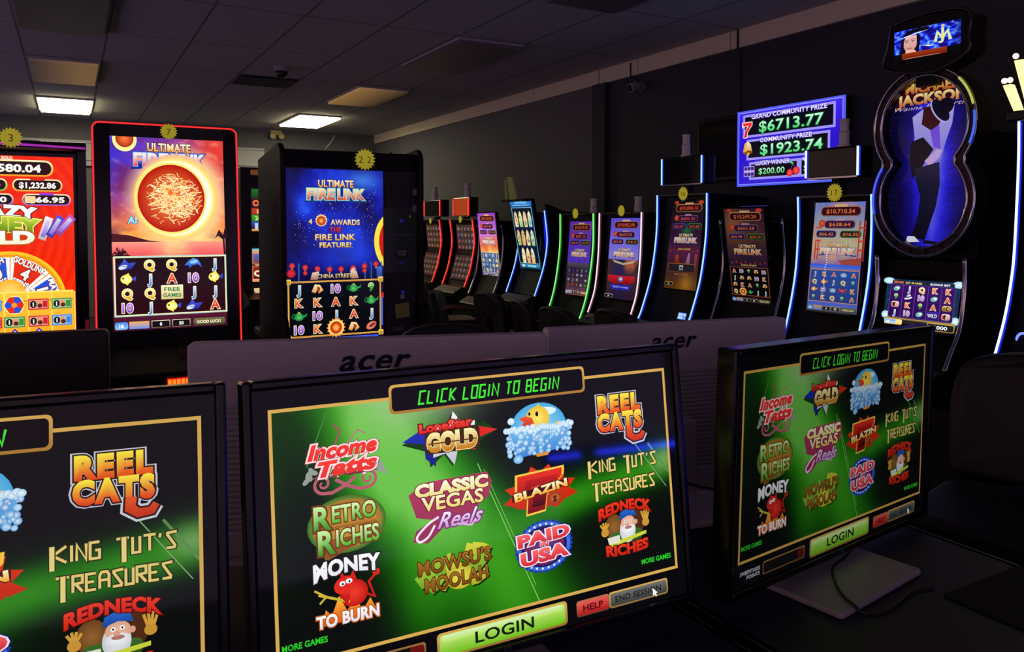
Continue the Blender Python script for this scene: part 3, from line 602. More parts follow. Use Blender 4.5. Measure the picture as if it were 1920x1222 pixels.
def china_art():
    a = Art(600, 1000)
    def f(x, y):
        n = fbm(x / 200, y / 200, 8.2)
        c = ramp(.42 + .5 * n, [(0, (6, 8, 60)), (.4, (12, 24, 150)), (.75, (24, 60, 225)), (1, (60, 130, 250))])
        c = lerp(c, (70, 140, 255), .8 * math.exp(-((x - 470) / 110) ** 2 - ((y - 940) / 60) ** 2)); c = lerp(c, (40, 80, 235), .6 * math.exp(-((x - 380) / 160) ** 2 - ((y - 520) / 120) ** 2))
        if y < 450: c = lerp(c, (8, 6, 40), min(1, (450 - y) / 90))
        return lerp(c, (10, 10, 60), max(0, 1 - x / 90) * .7)
    a.grid(50, 80, f, 0, -70, 600, 1000)
    rr = random.Random(5)
    for q in range(260):
        t = rr.gauss(0, 1); px = 300 + 250 * rr.uniform(-1, 1); py = 640 + px * .25 + 90 * t
        if 440 < py < 990: r_ = rr.uniform(.8, 2.0); a.ell(px, py, r_, r_, lerp((120, 160, 255), WHT, rr.random()), n=5)
    fire_logo(a, 300, 862, 390, (255, 236, 180), (205, 70, 40), (16, 60, 110), (140, 215, 235))
    TX = dict(bold=.02, outl=[(.04, (90, 40, 10))])
    a.text('4', 142, 694, 30, (255, 252, 220), (245, 190, 90), **TX); a.star(208, 700, 38, 31, 14, (255, 210, 120)); a.ell(208, 698, 27, 27, (170, 30, 10), (250, 130, 60)); a.star(208, 698, 14, 8, 6, (255, 170, 70))
    a.text('AWARDS', 356, 690, 32, (255, 252, 220), (245, 190, 90), fit=184, **TX); a.text('THE', 294, 646, 32, (235, 60, 40), (190, 30, 24), fit=72, bold=.02, outl=[(.04, (60, 6, 6))])
    a.text('FIRE LINK', 294, 602, 36, (255, 250, 200), (235, 180, 60), fit=248, **TX); a.text('FEATURE!', 294, 556, 30, (255, 250, 200), (235, 180, 60), fit=196, **TX)
    a.ell(690, 572, 150, 190, (255, 226, 70), n=44); a.ell(694, 572, 122, 160, (205, 30, 14), n=44)
    a.rect(600, 380, 850, 780, (9, 9, 11))
    for bx in (70, 480, 520, 585): a.rect(bx - 4, 345, bx + 4, 450, (40, 90, 170)); 
    a.rect(555, 350, 590, 420, (60, 110, 200), (30, 60, 140))
    for i, bx in enumerate((30, 108, 182, 256, 328, 404, 476, 550)):
        yy = 436 - 26 * math.sin(PI * i / 7); a.ell(bx, yy, 17, 17, (160, 20, 14), (250, 80, 40)); a.rect(bx - 4, yy - 26, bx + 4, yy - 16, (220, 150, 60))
    a.ell(24, 392, 26, 24, (170, 20, 20), (230, 50, 30)); a.ell(108, 392, 13, 13, (160, 20, 14), (240, 80, 40)); a.ell(476, 398, 14, 14, (160, 20, 14), (240, 80, 40)); a.ell(404, 400, 20, 24, (190, 30, 24), (250, 230, 200))
    for sx in (-1, 1): a.poly([(288 + sx * 150, 352), (288 + sx * 138, 394), (288 + sx * 96, 400), (288 + sx * 104, 352)], (235, 210, 170), (170, 110, 80))
    a.text('CHINA STREET', 288, 372, 24, (250, 235, 170), (190, 150, 80), fit=215, bold=.02, outl=[(.06, (40, 30, 20))])
    reels(a, 12, 24, 574, 336, [['J', 'cookie', '10', 'teapot', '9'], ['K', 'K', 'A', 'K', 'teapot'], ['teapot', '10', 'J', 'A', 'J'], ['10', 'K', 'fireball', 'cookie', 'shell']], (240, 200, 80), (6, 8, 12), 9, 1.02)
    a.stroke([(8, 20), (578, 20), (578, 340), (8, 340)], 3, (210, 40, 24), closed=True)
    for cx_, cy_ in ((6, 18), (580, 18), (6, 342), (580, 342)): a.rrect(cx_ - 16, cy_ - 16, cx_ + 16, cy_ + 16, 6, (255, 225, 100), (200, 150, 40)); a.ring(cx_, cy_, 5, 9, (150, 100, 20), n=12)
    a.rect(582, 60, 594, 240, (60, 110, 220)); a.rect(586, 230, 600, 260, (205, 40, 40))
    a.poly([(60, -66), (600, -66), (560, 6), (90, 6)], (70, 90, 235), (40, 40, 150)); a.rect(0, -70, 600, -62, (20, 20, 60))
    return a
R2D = math.radians
def crazy_art():
    a = Art(660, 1000); RX = 260
    def f(x, y):
        c = (238, 46, 10); w_ = math.sin((math.hypot((x - RX - 60) , (y - 560) * .8)) / 9); return lerp(c, (226, 34, 6), .5 + .5 * w_)
    a.grid(60, 90, f)
    def pill(x0, y0, x1, y1, t, rim, cap=None):
        h = y1 - y0; a.rrect(x0, y0, x1, y1, h * .48, (255, 240, 190), rim); a.rrect(x0 + h * .12, y0 + h * .1, x1 - h * .12, y1 - h * .1, h * .4, (40, 12, 10)); a.text(t, (x0 + x1) / 2, (y0 + y1) / 2, h * .46, WHT, (240, 235, 220), bold=.04, fit=(x1 - x0) * .74)
        if cap: a.rrect((x0 + x1) / 2 - 40, y1 - h * .12, (x0 + x1) / 2 + 40, y1 + h * .1, 6, cap)
    pill(RX - 230, 888, RX + 290, 978, '$10,580.04', (235, 150, 30)); a.text('GOLD', RX + 40, 988, 16, (255, 240, 210), bold=.04)
    pill(RX + 66, 806, RX + 338, 874, '$1,232.86', (235, 170, 60), (205, 40, 20)); pill(RX - 250, 806, RX + 40, 874, '$2,240.10', (80, 190, 60), (40, 140, 40)); pill(RX + 116, 728, RX + 384, 792, '$66.95', (150, 90, 200), (140, 60, 190)); pill(RX - 200, 728, RX + 70, 792, '$21.40', (60, 120, 220), (40, 80, 200))
    a.rrect(RX + 130, 740, RX + 190, 780, 10, (250, 205, 150))
    for i, (c, r_) in enumerate((((250, 240, 240), -.35), ((70, 80, 220), -.55), ((190, 90, 190), -.75))):
        bx = RX + 240 + 46 * i; pts = [rot2((bx + px, 600 + 12 * i + py), r_, (bx, 600)) for px, py in ((-22, -66), (22, -66), (22, 66), (-22, 66))]; a.poly(pts, c, tuple(v * .7 for v in c)); a.poly([rot2((bx + px, 600 + 12 * i + py), r_, (bx, 600)) for px, py in ((-12, -50), (12, -50), (12, 50), (-12, 50))], (215, 205, 235), (120, 90, 200))
    a.text('CRAZY', RX - 20, 690, 66, WHT, (235, 230, 225), bold=.07, fit=440, outl=[(.05, (110, 20, 6))], warp=lambda px, py: (px, py - px * px / 2400 + 8)); a.text('MONEY', RX - 40, 618, 76, (190, 205, 60), (80, 130, 10), bold=.07, fit=510, outl=[(.07, (30, 60, 10)), (.04, (250, 240, 130))], warp=lambda px, py: (px, py - px * px / 3600 + 8)); a.text('GOLD', RX - 40, 552, 66, WHT, (250, 225, 190), bold=.07, fit=440, outl=[(.06, (170, 80, 10))])
    cx_, cy_, R_ = RX + 40, 190, 310
    a.ell(cx_, cy_, R_, R_ * .92, (250, 190, 40), n=64); a.ell(cx_, cy_, R_ - 18, (R_ - 18) * .92, (235, 150, 20), n=64)
    cols = [(40, 80, 205), (222, 44, 20), (40, 80, 205), (222, 44, 20), (40, 80, 205), (222, 44, 20), (40, 80, 205), (222, 44, 20)]
    for i in range(8):
        a0 = R2D(188 - 50 * i); a1 = a0 - R2D(48.5); n_ = 12
        if a1 < R2D(-70): break
        pts = [(cx_ + (R_ - 36) * math.cos(a0 + (a1 - a0) * k / n_), cy_ + (R_ - 36) * .92 * math.sin(a0 + (a1 - a0) * k / n_)) for k in range(n_ + 1)]
        a.poly([(cx_, cy_)] + pts, WHT); m_ = (a0 + a1) / 2
        a.poly([(cx_ + 4 * math.cos(m_), cy_ + 4 * math.sin(m_))] + [((px - cx_) * .965 + cx_ + 5 * math.cos(m_), (py - cy_) * .965 + cy_ + 5 * math.sin(m_)) for px, py in pts[1:-1]], cols[i + 1])
        am = m_; tx = lambda r: (cx_ + r * math.cos(am), cy_ + r * .92 * math.sin(am))
        for t, r_, s_, f_ in (('MATCH' if i % 2 else 'GOLDLINK', 250, 34, 150 if i % 2 else 190), ('10' if i % 2 else '4', 190, 62, None), ('PICKS' if i % 2 else 'SPINS', 134, 26, 92)):
            q = tx(r_); a.text(t, q[0], q[1], s_, WHT, (240, 225, 215), bold=.04, fit=f_, rot=am - PI / 2, outl=[(.05, (90, 20, 10))])
    a.ell(cx_, cy_ + 60, 84, 70, (240, 170, 40), (255, 215, 110))
    a.rect(0, -60, RX + 388, 252, (252, 196, 60), (250, 150, 20)); a.rect(0, 244, RX + 388, 252, (255, 225, 110)); a.rect(0, 196, RX + 388, 202, (200, 120, 20))
    for i in range(6): a.rect(RX - 122 + 128 * (i - 1), -60, RX - 115 + 128 * (i - 1), 244, (255, 222, 100))
    def bill(x, y, c):
        a.rect(x - 56, y - 30, x + 56, y + 30, c); a.rect(x - 50, y - 24, x + 50, y + 24, lerp(c, (235, 225, 205), .6)); a.ell(x - 28, y, 18, 20, (20, 24, 20)); a.text('1', x - 28, y, 22, WHT, bold=.05); a.ell(x + 4, y, 16, 22, (220, 150, 110)); a.ell(x + 8, y - 8, 14, 12, (90, 40, 30)); a.rect(x + 24, y - 18, x + 48, y + 18, c)
    def wheel(x, y):
        a.ell(x, y, 54, 52, (250, 225, 150))
        for i in range(6):
            a0 = PI / 6 + i * PI / 3; a.poly([(x, y), (x + 47 * math.cos(a0), y + 45 * math.sin(a0)), (x + 52 * math.cos(a0 + PI / 6), y + 50 * math.sin(a0 + PI / 6)), (x + 47 * math.cos(a0 + PI / 3), y + 45 * math.sin(a0 + PI / 3))], (45, 75, 205) if i % 2 == 0 else (222, 44, 24))
        a.ell(x, y, 15, 14, (250, 150, 40))
    def dia(x, y): a.poly([(x - 46, y - 8), (x, y + 38), (x + 46, y - 8), (x, y - 54)], (60, 40, 160)); a.poly([(x - 34, y - 8), (x, y + 27), (x + 34, y - 8), (x, y - 42)], (215, 205, 245), (70, 60, 210)); a.poly([(x - 16, y - 8), (x, y + 10), (x + 16, y - 8), (x, y - 24)], (225, 60, 60))
    g_, r_, b_ = (50, 140, 60), (205, 30, 36), (50, 130, 215)
    wheel(RX + 62, 178); wheel(RX - 180, 100)
    for x, y, c in ((RX + 192, 178, r_), (RX + 320, 178, g_), (RX + 62, 84, g_), (RX + 192, 84, r_), (RX + 320, 84, b_), (RX - 60, 178, b_), (RX - 180, 190, r_), (RX - 60, 84, r_), (RX + 320, -4, b_)): bill(x, y, c)
    dia(RX + 62, 10); dia(RX + 192, 10); dia(RX - 60, 10)
    a.rect(0, -60, 660, 0, (8, 7, 8))
    return a
def link_art(kind):
    """the tall jackpot pictures of the wall row: sky, four jackpot plates, logo, reels or message plate"""
    a = Art(450, 1000)
    K = dict(purple=dict(sky=[(0, (40, 24, 120)), (.5, (96, 60, 215)), (1, (110, 50, 190))], dim=.8), road=dict(sky=[(0, (120, 130, 235)), (.45, (150, 140, 245)), (1, (96, 80, 235))], dim=.86),
             night=dict(sky=[(0, (96, 56, 14)), (.3, (60, 30, 50)), (.6, (50, 20, 56)), (1, (20, 14, 20))], dim=.8), amber=dict(sky=[(0, (30, 10, 14)), (.4, (40, 24, 60)), (.7, (92, 48, 40)), (1, (50, 20, 54))], dim=.7),
             bridge=dict(sky=[(0, (60, 100, 220)), (.4, (150, 110, 170)), (.6, (200, 190, 140)), (1, (110, 130, 215))], dim=.86), beach=dict(sky=[(0, (90, 80, 190)), (.38, (250, 210, 120)), (.5, (235, 110, 60)), (.7, (205, 120, 220)), (1, (150, 60, 190))], dim=.95))[kind]
    def f(x, y):
        n = fbm(x / 130, y / 160, len(kind) * 1.3); c = ramp(y / 1000 + .07 * n, K['sky'])
        if kind == 'amber': c = lerp(c, (176, 108, 62), .75 * math.exp(-((x - 90) / 150) ** 2 - ((y - 850) / 170) ** 2))
        if kind == 'night': c = lerp(c, (40, 130, 70), .8 * math.exp(-((x - 240) / 70) ** 2 - ((y - 660) / 70) ** 2)); c = lerp(c, (205, 140, 30), .75 * math.exp(-((x - 300) / 100) ** 2 - ((y - 60) / 120) ** 2)); c = lerp(c, (120, 40, 90), .5 * math.exp(-((y - 420) / 90) ** 2))
        if kind == 'road' and y < 500:
            c = lerp((70, 44, 50), (44, 34, 84), math.exp(-((x - 190) / 130) ** 2)); c = lerp(c, (190, 96, 60), max(0, min(1, (n + .25) * 1.6)) * max(0, min(1, (x - 120) / 180)) * max(0, min(1, (y - 300) / 120))); c = lerp(c, (40, 24, 50), max(0, (300 - y) / 340))
        if kind == 'bridge' and y > 480: c = lerp(c, (240, 150, 130), max(0, min(.6, n * 1.2)))
        if kind == 'purple' and y < 400: c = lerp(c, (150, 90, 60), max(0, (250 - y) / 300))
        return tuple(v * K['dim'] for v in c)
    a.grid(30, 60, f)
    dm = K['dim']; D = lambda c: tuple(v * dm for v in c)
    J = {'purple': ('$10,815.72', '$651.13', '$68.41', '$21.82'), 'road': ('$10,902.90', '$659.72', '$63.38', '$18.13'), 'night': ('$10,004.15', '$601.21', '$62.07', '$15.68'), 'amber': ('$10,249.24', '$663.58', '$66.98', '$23.31'), 'bridge': ('$10,710.54', '$638.64', '$66.42', '$16.32'), 'beach': ('$10,120.35', '$612.40', '$61.20', '$17.40')}[kind]
    tc = {'amber': (226, 110, 56), 'bridge': (232, 120, 60), 'night': (240, 84, 50)}.get(kind, (225, 96, 70))
    fr = (215, 150, 90) if kind in ('amber', 'night') else (190, 120, 90)
    jackpot(a, 56, 872, 420, 964, J[0], D(fr), D((56, 8, 20)), D(tc), bar=D((230, 190, 130)))
    jackpot(a, 100, 760, 376, 836, J[1], D((130, 96, 120)), D((44, 14, 60)), D(tc), bar=D((190, 150, 170)))
    jackpot(a, 30, 676, 216, 742, J[2], D((96, 90, 170)), D((30, 16, 70)), D(tc)); jackpot(a, 246, 676, 436, 742, J[3], D((80, 150, 90)), D((20, 30, 24)), D(tc))
    a.ell(78, 806, 30, 34, D((190, 40, 24)), D((240, 110, 60)))
    if kind in ('amber', 'night'):
        a.ell(60, 980, 26, 20, D((225, 60, 40))); a.ell(400, 980, 34, 20, D((230, 66, 44)))
    if kind == 'bridge':
        for bx in (26, 412):
            for dx in (0, 46 if bx > 200 else 24): a.rect(bx + dx, 470, bx + dx + 11, 830 if bx > 200 else 640, D((205, 50, 44)))
            for yy in (560, 640, 760): a.rect(bx, yy, bx + 50, yy + 14, D((215, 60, 50)))
        a.poly([(250, 470), (450, 500), (450, 430), (300, 420)], D((170, 70, 60))); a.rect(0, 396, 450, 432, D((50, 90, 235)), D((70, 120, 245)))
    fire_logo(a, 235, 560, 340, (255, 235, 190), (235, 140, 60), (24, 30, 110), (190, 200, 250) if kind != 'amber' else (150, 90, 50), dim=dm)
    if kind == 'road': a.poly([(60, 486), (235, 446), (420, 486), (380, 452), (235, 424), (100, 452)], D((205, 190, 150)))
    if kind in ('amber', 'night'):
        a.text('CHINA STREET', 235, 452 if kind == 'night' else 412, 16, D((235, 190, 90)), bold=.04, fit=180)
        for i in range(8): a.ell(40 + 54 * i, 432 + (10 if i % 2 else 0), 10, 13, D((150, 30, 24)), D((210, 70, 40)))
    if kind == 'night':
        a.poly([(110, 290), (120, 380), (160, 392), (186, 290)], D((205, 60, 30)), D((120, 40, 20))); a.poly([(270, 290), (300, 410), (316, 410), (330, 290)], D((205, 130, 200)), D((150, 90, 110))); a.rect(390, 250, 420, 400, D((200, 60, 80)), D((120, 30, 50)))
        a.rrect(30, 190, 410, 290, 16, D((170, 96, 40)), D((110, 60, 20))); a.rrect(38, 198, 402, 282, 12, D((34, 28, 40))); a.rrect(190, 214, 244, 268, 6, D((210, 225, 205)), D((130, 160, 140))); a.rect(198, 232, 236, 250, D((30, 40, 40)))
        a.text('SELECT A BONUS', 222, 168, 15, D((205, 110, 60)), bold=.03, fit=190); a.rrect(6, 36, 120, 76, 14, D((205, 170, 90)), D((120, 96, 50))); a.rrect(12, 42, 114, 70, 10, D((20, 16, 12))); a.text('16', 64, 56, 16, D(WHT), bold=.04)
    elif kind == 'road':
        a.poly([(20, 290), (20, 214), (110, 190), (330, 190), (420, 220), (420, 290)], D((225, 30, 40)), D((150, 12, 24))); a.rrect(185, 216, 245, 272, 10, D((120, 190, 250)), D((60, 110, 215))); a.rect(196, 236, 234, 254, D((230, 240, 250)))
        a.poly([(60, 176), (380, 176), (350, 112), (80, 112)], D((50, 46, 215)), D((40, 34, 150))); a.text('SELECT A GAME', 218, 150, 18, D((190, 190, 250)), bold=.03, fit=230)
        a.rrect(-20, 10, 110, 54, 14, D((205, 205, 205)), D((120, 120, 120))); a.rrect(-14, 15, 104, 49, 11, D((16, 16, 20))); a.text('16', 45, 32, 18, D(WHT), bold=.05)
    elif kind == 'amber':
        reels(a, 16, 96, 440, 384, [['A', '10', '9', 'cookie', '10'], ['J', 'cookie', 'cookie', '10', 'K'], ['cookie', 'K', 'A', '9', 'cookie'], ['Q', 'fireball', 'teapot', 'J', 'J']], D((170, 80, 40)), (8, 6, 8), 7, .84, .8)
        bottom_bar(a, 24, 62, 450, .75)
    elif kind == 'bridge':
        reels(a, 8, 92, 442, 378, [['J', 'K', 'A', 'pearl', 'A'], ['Q', 'gold', 'J', 'Q', '9'], ['gold', '10', 'pearl', 'crab', 'K'], ['9', 'K', 'Q', '9', 'A']], D((215, 150, 90)), D((30, 76, 170)), 6, .8, .86, fill2=D((26, 60, 140)))
        for i in range(22): a.ell(150 + 5 * math.sin(i * 1.3) - i * .8, 580 - 22 * i, 5, 5, (235, 240, 255), n=8)
        a.rect(0, 0, 450, 56, D((90, 110, 170)), D((60, 70, 90))); bottom_bar(a, 10, 50, 450, .8)
    elif kind == 'purple':
        a.rect(0, 376, 450, 440, D((96, 84, 110)), D((70, 60, 60)))
        reels(a, 8, 110, 442, 372, [['J', 'plum', 'bag', 'J', 'teapot'], ['plum', 'bag', '10', 'pearl', 'plum'], ['10', 'J', '10', 'plum', 'pearl'], ['bag', 'crab', 'bag', 'pearl', 'teapot']], D((90, 70, 60)), D((40, 26, 76)), 3, .74, .78, fill2=D((80, 56, 60)))
        bottom_bar(a, 20, 62, 450, .9, (205, 120, 80))
    elif kind == 'beach':
        reels(a, 10, 90, 440, 390, [['J', 'Q', 'dolphin', '10', 'J'], ['Q', 'J', 'fish', 'J', 'Q'], ['10', 'dolphin', 'J', 'Q', 'fish'], ['J', 'Q', '10', 'J', 'A']], D((205, 205, 170)), D((60, 96, 150)), 5, .9, .95, fill2=D((60, 80, 110)), lines=D((150, 190, 200)))
        bottom_bar(a, 16, 70, 450, .8, (190, 190, 150))
    return a
def boards_art():
    a = Art(420, 1000)
    a.grid(6, 20, lambda x, y: ramp(y / 1000, [(0, (14, 60, 90)), (.5, (10, 40, 64)), (1, (30, 96, 150))]))
    a.rect(0, 920, 420, 1000, (60, 140, 215), (30, 90, 190)); a.rrect(90, 952, 330, 986, 10, (130, 205, 250), (80, 150, 220)); a.rect(40, 930, 380, 940, (150, 200, 230))
    a.stroke([(14, 84), (406, 84), (406, 900), (14, 900)], 6, (150, 215, 225), closed=True); a.rect(20, 90, 400, 894, (8, 24, 40))
    rr = random.Random(8)
    for j, (yy, n_) in enumerate(((730, 4), (460, 4), (195, 3))):
        for i in range(n_):
            x = 76 + 90 * i + (40 if n_ == 3 else 0); c = rr.choice([(250, 235, 190), (240, 190, 130), (225, 235, 240), (235, 205, 150)]); c2 = rr.choice([(120, 190, 200), (235, 170, 110), (240, 220, 170), (150, 200, 130)])
            a.poly([(x - 30, yy - 112), (x - 36, yy), (x - 24, yy + 86), (x, yy + 122), (x + 24, yy + 86), (x + 36, yy), (x + 30, yy - 112)], c, c2)
            for q in range(6): a.ell(x + rr.uniform(-18, 18), yy + rr.uniform(-90, 70), rr.uniform(6, 14), rr.uniform(8, 20), rr.choice([(220, 80, 60), (60, 130, 170), (235, 190, 70), (90, 160, 90), (250, 245, 230), (150, 100, 70)]), n=10)
        a.rect(20, yy - 142, 400, yy - 122, (18, 30, 70))
    a.rect(14, 20, 406, 70, (60, 150, 190), (30, 90, 130)); a.ell(80, 45, 30, 20, (200, 225, 235)); a.rect(160, 30, 330, 60, (130, 210, 225))
    return a
def dim_reels_art(seed):
    a = Art(450, 420); rr = random.Random(seed)
    base = (84, 56, 40) if seed % 2 else (78, 60, 64)
    a.grid(12, 12, lambda x, y: lerp(base, (44, 26, 20), .5 + .5 * fbm(x / 120, y / 90, seed)))
    for i in range(5):
        for j in range(4):
            a.rrect(20 + 84 * i, 16 + 98 * j, 92 + 84 * i, 104 + 98 * j, 8, tuple(v * .75 for v in base)); a.ell(56 + 84 * i, 60 + 98 * j, 26, 30, rr.choice([(120, 60, 40), (90, 80, 110), (130, 100, 50), (80, 96, 70)]), rr.choice([(160, 110, 70), (130, 110, 140), (150, 60, 50)]))
    return a
def jackson_reels_art():
    a = Art(760, 440)
    a.grid(20, 12, lambda x, y: lerp((30, 70, 110), (10, 20, 40), .5 + .6 * fbm(x / 60, y / 60, 2)))
    for gx in (20, 740): a.ell(gx, 420, 60, 34, (150, 200, 220), (220, 245, 250)); a.ell(gx, 60, 44, 40, (140, 190, 205), (235, 250, 250))
    a.rect(60, 392, 700, 426, (30, 36, 50)); a.text('FEATURE', 130, 410, 20, (235, 120, 60), bold=.04, fit=100); a.text('BET 40 LINES', 290, 408, 18, (225, 200, 120), bold=.03, fit=170); a.text('BONUS BET', 560, 408, 18, (235, 235, 245), bold=.04, fit=200)
    a.rect(46, 44, 714, 388, (90, 60, 150)); 
    for i in range(5): a.rect(52 + 133 * i, 48, 178 + 133 * i, 384, (56, 16, 96), (40, 8, 76))
    rows = [['shoes', 'J', 'Q', 'K', 'K'], ['9', 'hat', '10', 'shoes', 'A'], ['face', 'K', '9', 'A', 'globe'], ['J', '10', 'shoes', 'wild', 'face']]
    for j, r in enumerate(rows):
        for i, k in enumerate(r): sym(a, k, 115 + 133 * i, 344 - 84 * j, 86)
    a.rect(20, 20, 740, 36, (190, 150, 70), (120, 90, 40)); a.rrect(16, -36, 210, 20, 16, (250, 235, 170), (190, 150, 70)); a.rect(24, -28, 140, 14, (60, 150, 220), (190, 220, 245)); a.text('16', 60, -8, 26, WHT, bold=.05); a.rect(140, -28, 204, 14, (250, 215, 130))
    a.rect(212, -20, 460, 16, (40, 30, 30)); a.rrect(470, -58, 744, 22, 18, (205, 175, 90), (160, 120, 50)); a.rrect(478, -50, 736, 14, 14, (20, 26, 24)); a.text('1000', 610, -18, 36, WHT, bold=.02, fit=130)
    return a
def jackson_topper_art():
    a = Art(800, 460)
    def f(x, y):
        n = abs(fbm(x / 130, y / 110, 4.4)); c = ramp(n * 2, [(0, (140, 200, 255)), (.16, (50, 100, 245)), (.5, (24, 40, 220)), (1, (20, 10, 120))]); return lerp(c, (16, 10, 70), max(0, (x - 690) / 200))
    a.grid(60, 36, f)
    # a man's face under a white-banded hat, long dark hair
    a.poly([(70, 0), (90, 260), (150, 330), (300, 330), (310, 0)], (16, 10, 24)); a.poly([(120, 120), (124, 250), (150, 320), (280, 330), (290, 220), (276, 110), (236, 30), (180, 0), (150, 30)], (226, 180, 170), (190, 130, 124))
    a.poly([(140, 0), (150, 60), (250, 50), (280, 0)], (225, 178, 160)); a.poly([(112, 320), (230, 372), (420, 396), (440, 450), (300, 460), (160, 430)], (8, 8, 12)); a.poly([(124, 306), (300, 356), (420, 386), (300, 372), (120, 324)], (235, 232, 236))
    for ex in (156, 236): a.ell(ex, 222, 22, 10, (60, 50, 90)); a.ell(ex, 222, 8, 8, (20, 16, 30)); a.stroke([(ex - 30, 246), (ex, 262), (ex + 30, 250)], 10, (40, 24, 30))
    a.poly([(188, 220), (180, 140), (206, 136), (204, 220)], (205, 150, 146)); a.ell(196, 84, 34, 9, (170, 70, 80)); a.poly([(282, 320), (330, 300), (310, 60), (284, 110)], (14, 8, 22))
    ML = [(505, 120), (530, 300), (590, 170), (650, 300), (680, 120)]; JL = spl([(592, 380), (592, 250), (590, 130), (570, 96), (545, 110)])
    for w_, c_ in ((44, (120, 200, 250)), (26, (245, 215, 110))): a.stroke(ML, w_, c_); a.stroke(JL, w_ * .8, c_)
    a.star(592, 410, 28, 12, 5, (250, 220, 110))
    a.poly([(330, 110), (420, 90), (520, 60), (430, 66)], (235, 248, 255))
    a.rect(96, -120, 640, 0, (150, 52, 14), (96, 22, 8)); a.rect(120, -112, 560, -106, (210, 170, 150))
    a.rect(0, -130, 96, 0, (8, 8, 10)); a.rect(640, -130, 800, 0, (8, 8, 12))
    return a
def eight(k=1.0, n=40):
    """outline of the figure-eight poster case, in metres about its waist; k scales the lobes"""
    R_ = .305 * k; c = .2; pts = []
    th = math.acos(min(1, max(-1, (c - .02) / R_))) if R_ > c else .3
    for i in range(n + 1):
        t = -PI / 2 + th + (2 * PI - 2 * th) * i / n; pts.append((R_ * math.cos(t) * .94, c + R_ * math.sin(t)))
    for i in range(n + 1):
        t = PI / 2 + th + (2 * PI - 2 * th) * i / n; pts.append((R_ * math.cos(t) * .94, -c + R_ * math.sin(t)))
    return pts
def poster_art():
    a = Art(1, 1)
    E_ = eight(.86)
    def inside(x, y): return min(math.hypot(x, y - .2), math.hypot(x, y + .2)) < .262
    def f(x, y):
        d = abs(x - .02) ; n = fbm(x * 14, y * 14, 2)
        g = max(0, 1 - d / .22) * (.5 + .5 * max(0, 1 - abs(y + .02) / .5)) + .25 * math.exp(-((x) / .09) ** 2)
        c = ramp(g + .08 * n, [(0, (10, 6, 40)), (.35, (22, 14, 120)), (.7, (40, 34, 225)), (1.1, (120, 120, 250))])
        if y > .33: c = lerp((60, 8, 20), (24, 8, 60), min(1, max(0, (.36 - y) / .03)))
        return c
    N_ = 44; vs = []; idx = {}; fs = []
    for j in range(2 * N_ + 1):
        y = -.47 + .94 * j / (2 * N_)
        dy = abs(abs(y) - .2) if abs(y) > .2 or True else 0
        r2 = .262 ** 2 - (abs(y) - .2) ** 2; hw = math.sqrt(max(0, r2)) * .94
        for i in range(N_ + 1): vs.append((-hw + 2 * hw * i / N_, y))
    for j in range(2 * N_):
        for i in range(N_):
            q = j * (N_ + 1) + i; fs.append((q, q + 1, q + N_ + 2, q + N_ + 1))
    a.add(vs, fs, f)
    for j in range(22):   # the brick courses of the pictured wall
        y = .3 - .034 * j; r2 = .255 ** 2 - (abs(y) - .2) ** 2
        if r2 > .002 and not -.3 < y < -.26: hw = math.sqrt(r2) * .95; a.rect(-hw, y, -.1, y + .003, (20, 12, 96)); a.rect(.1, y, hw, y + .003, (20, 12, 96))
    Wp = lambda px, py: (px, py)
    a.text('MICHAEL', .0, .412, .05, (255, 226, 120), (190, 90, 30), bold=.05, fit=.30, rot=0); a.text('JACKSON', .0, .352, .055, (255, 240, 170), (205, 110, 40), bold=.05, fit=.40)
    a.text('Wanna Be Startin', -.0, .306, .022, (215, 190, 225), bold=.0, shear=.4, fit=.42)
    # the dancer: hat tipped over the face, white shirt, dark trousers, on his toes
    a.poly([(-.105, .255), (-.09, .14), (-.12, .04), (-.1, -.06), (-.05, -.03), (.06, .0), (.085, .1), (.12, .2), (.13, .29), (.06, .32), (-.03, .3)], (190, 180, 240), (120, 110, 230))
    a.poly([(-.04, .3), (-.05, .21), (.02, .16), (.06, .22), (.05, .31)], (60, 20, 24)); a.ell(.05, .27, .075, .034, (190, 180, 245), rot=-.95); a.ell(.056, .275, .072, .033, (14, 10, 34), rot=-.95); a.ell(.085, .295, .042, .046, (10, 8, 26), rot=-.95)
    a.poly([(-.11, .12), (-.04, .14), (.02, .07), (-.03, 0), (-.06, -.05), (-.1, -.08), (-.12, .02)], (16, 10, 26)); a.poly([(.0, .17), (.05, .2), (.06, .07), (.02, .08)], (120, 80, 230)); a.poly([(-.03, .01), (.04, .07), (.07, .06), (.05, .02), (.0, -.02)], (200, 170, 230))
    a.poly([(-.085, -.03), (.055, .0), (.06, -.12), (.04, -.24), (.0, -.36), (-.02, -.42), (-.1, -.41), (-.06, -.28), (-.05, -.18), (-.075, -.1)], (30, 30, 60), (14, 10, 24))
    a.poly([(-.12, -.40), (-.08, -.4), (-.05, -.43), (-.13, -.435)], (225, 225, 240)); a.poly([(-.03, -.42), (.06, -.43), (.07, -.445), (-.03, -.44)], (20, 14, 20)); a.ell(-.13, -.44, .02, .008, (190, 40, 30))
    return a
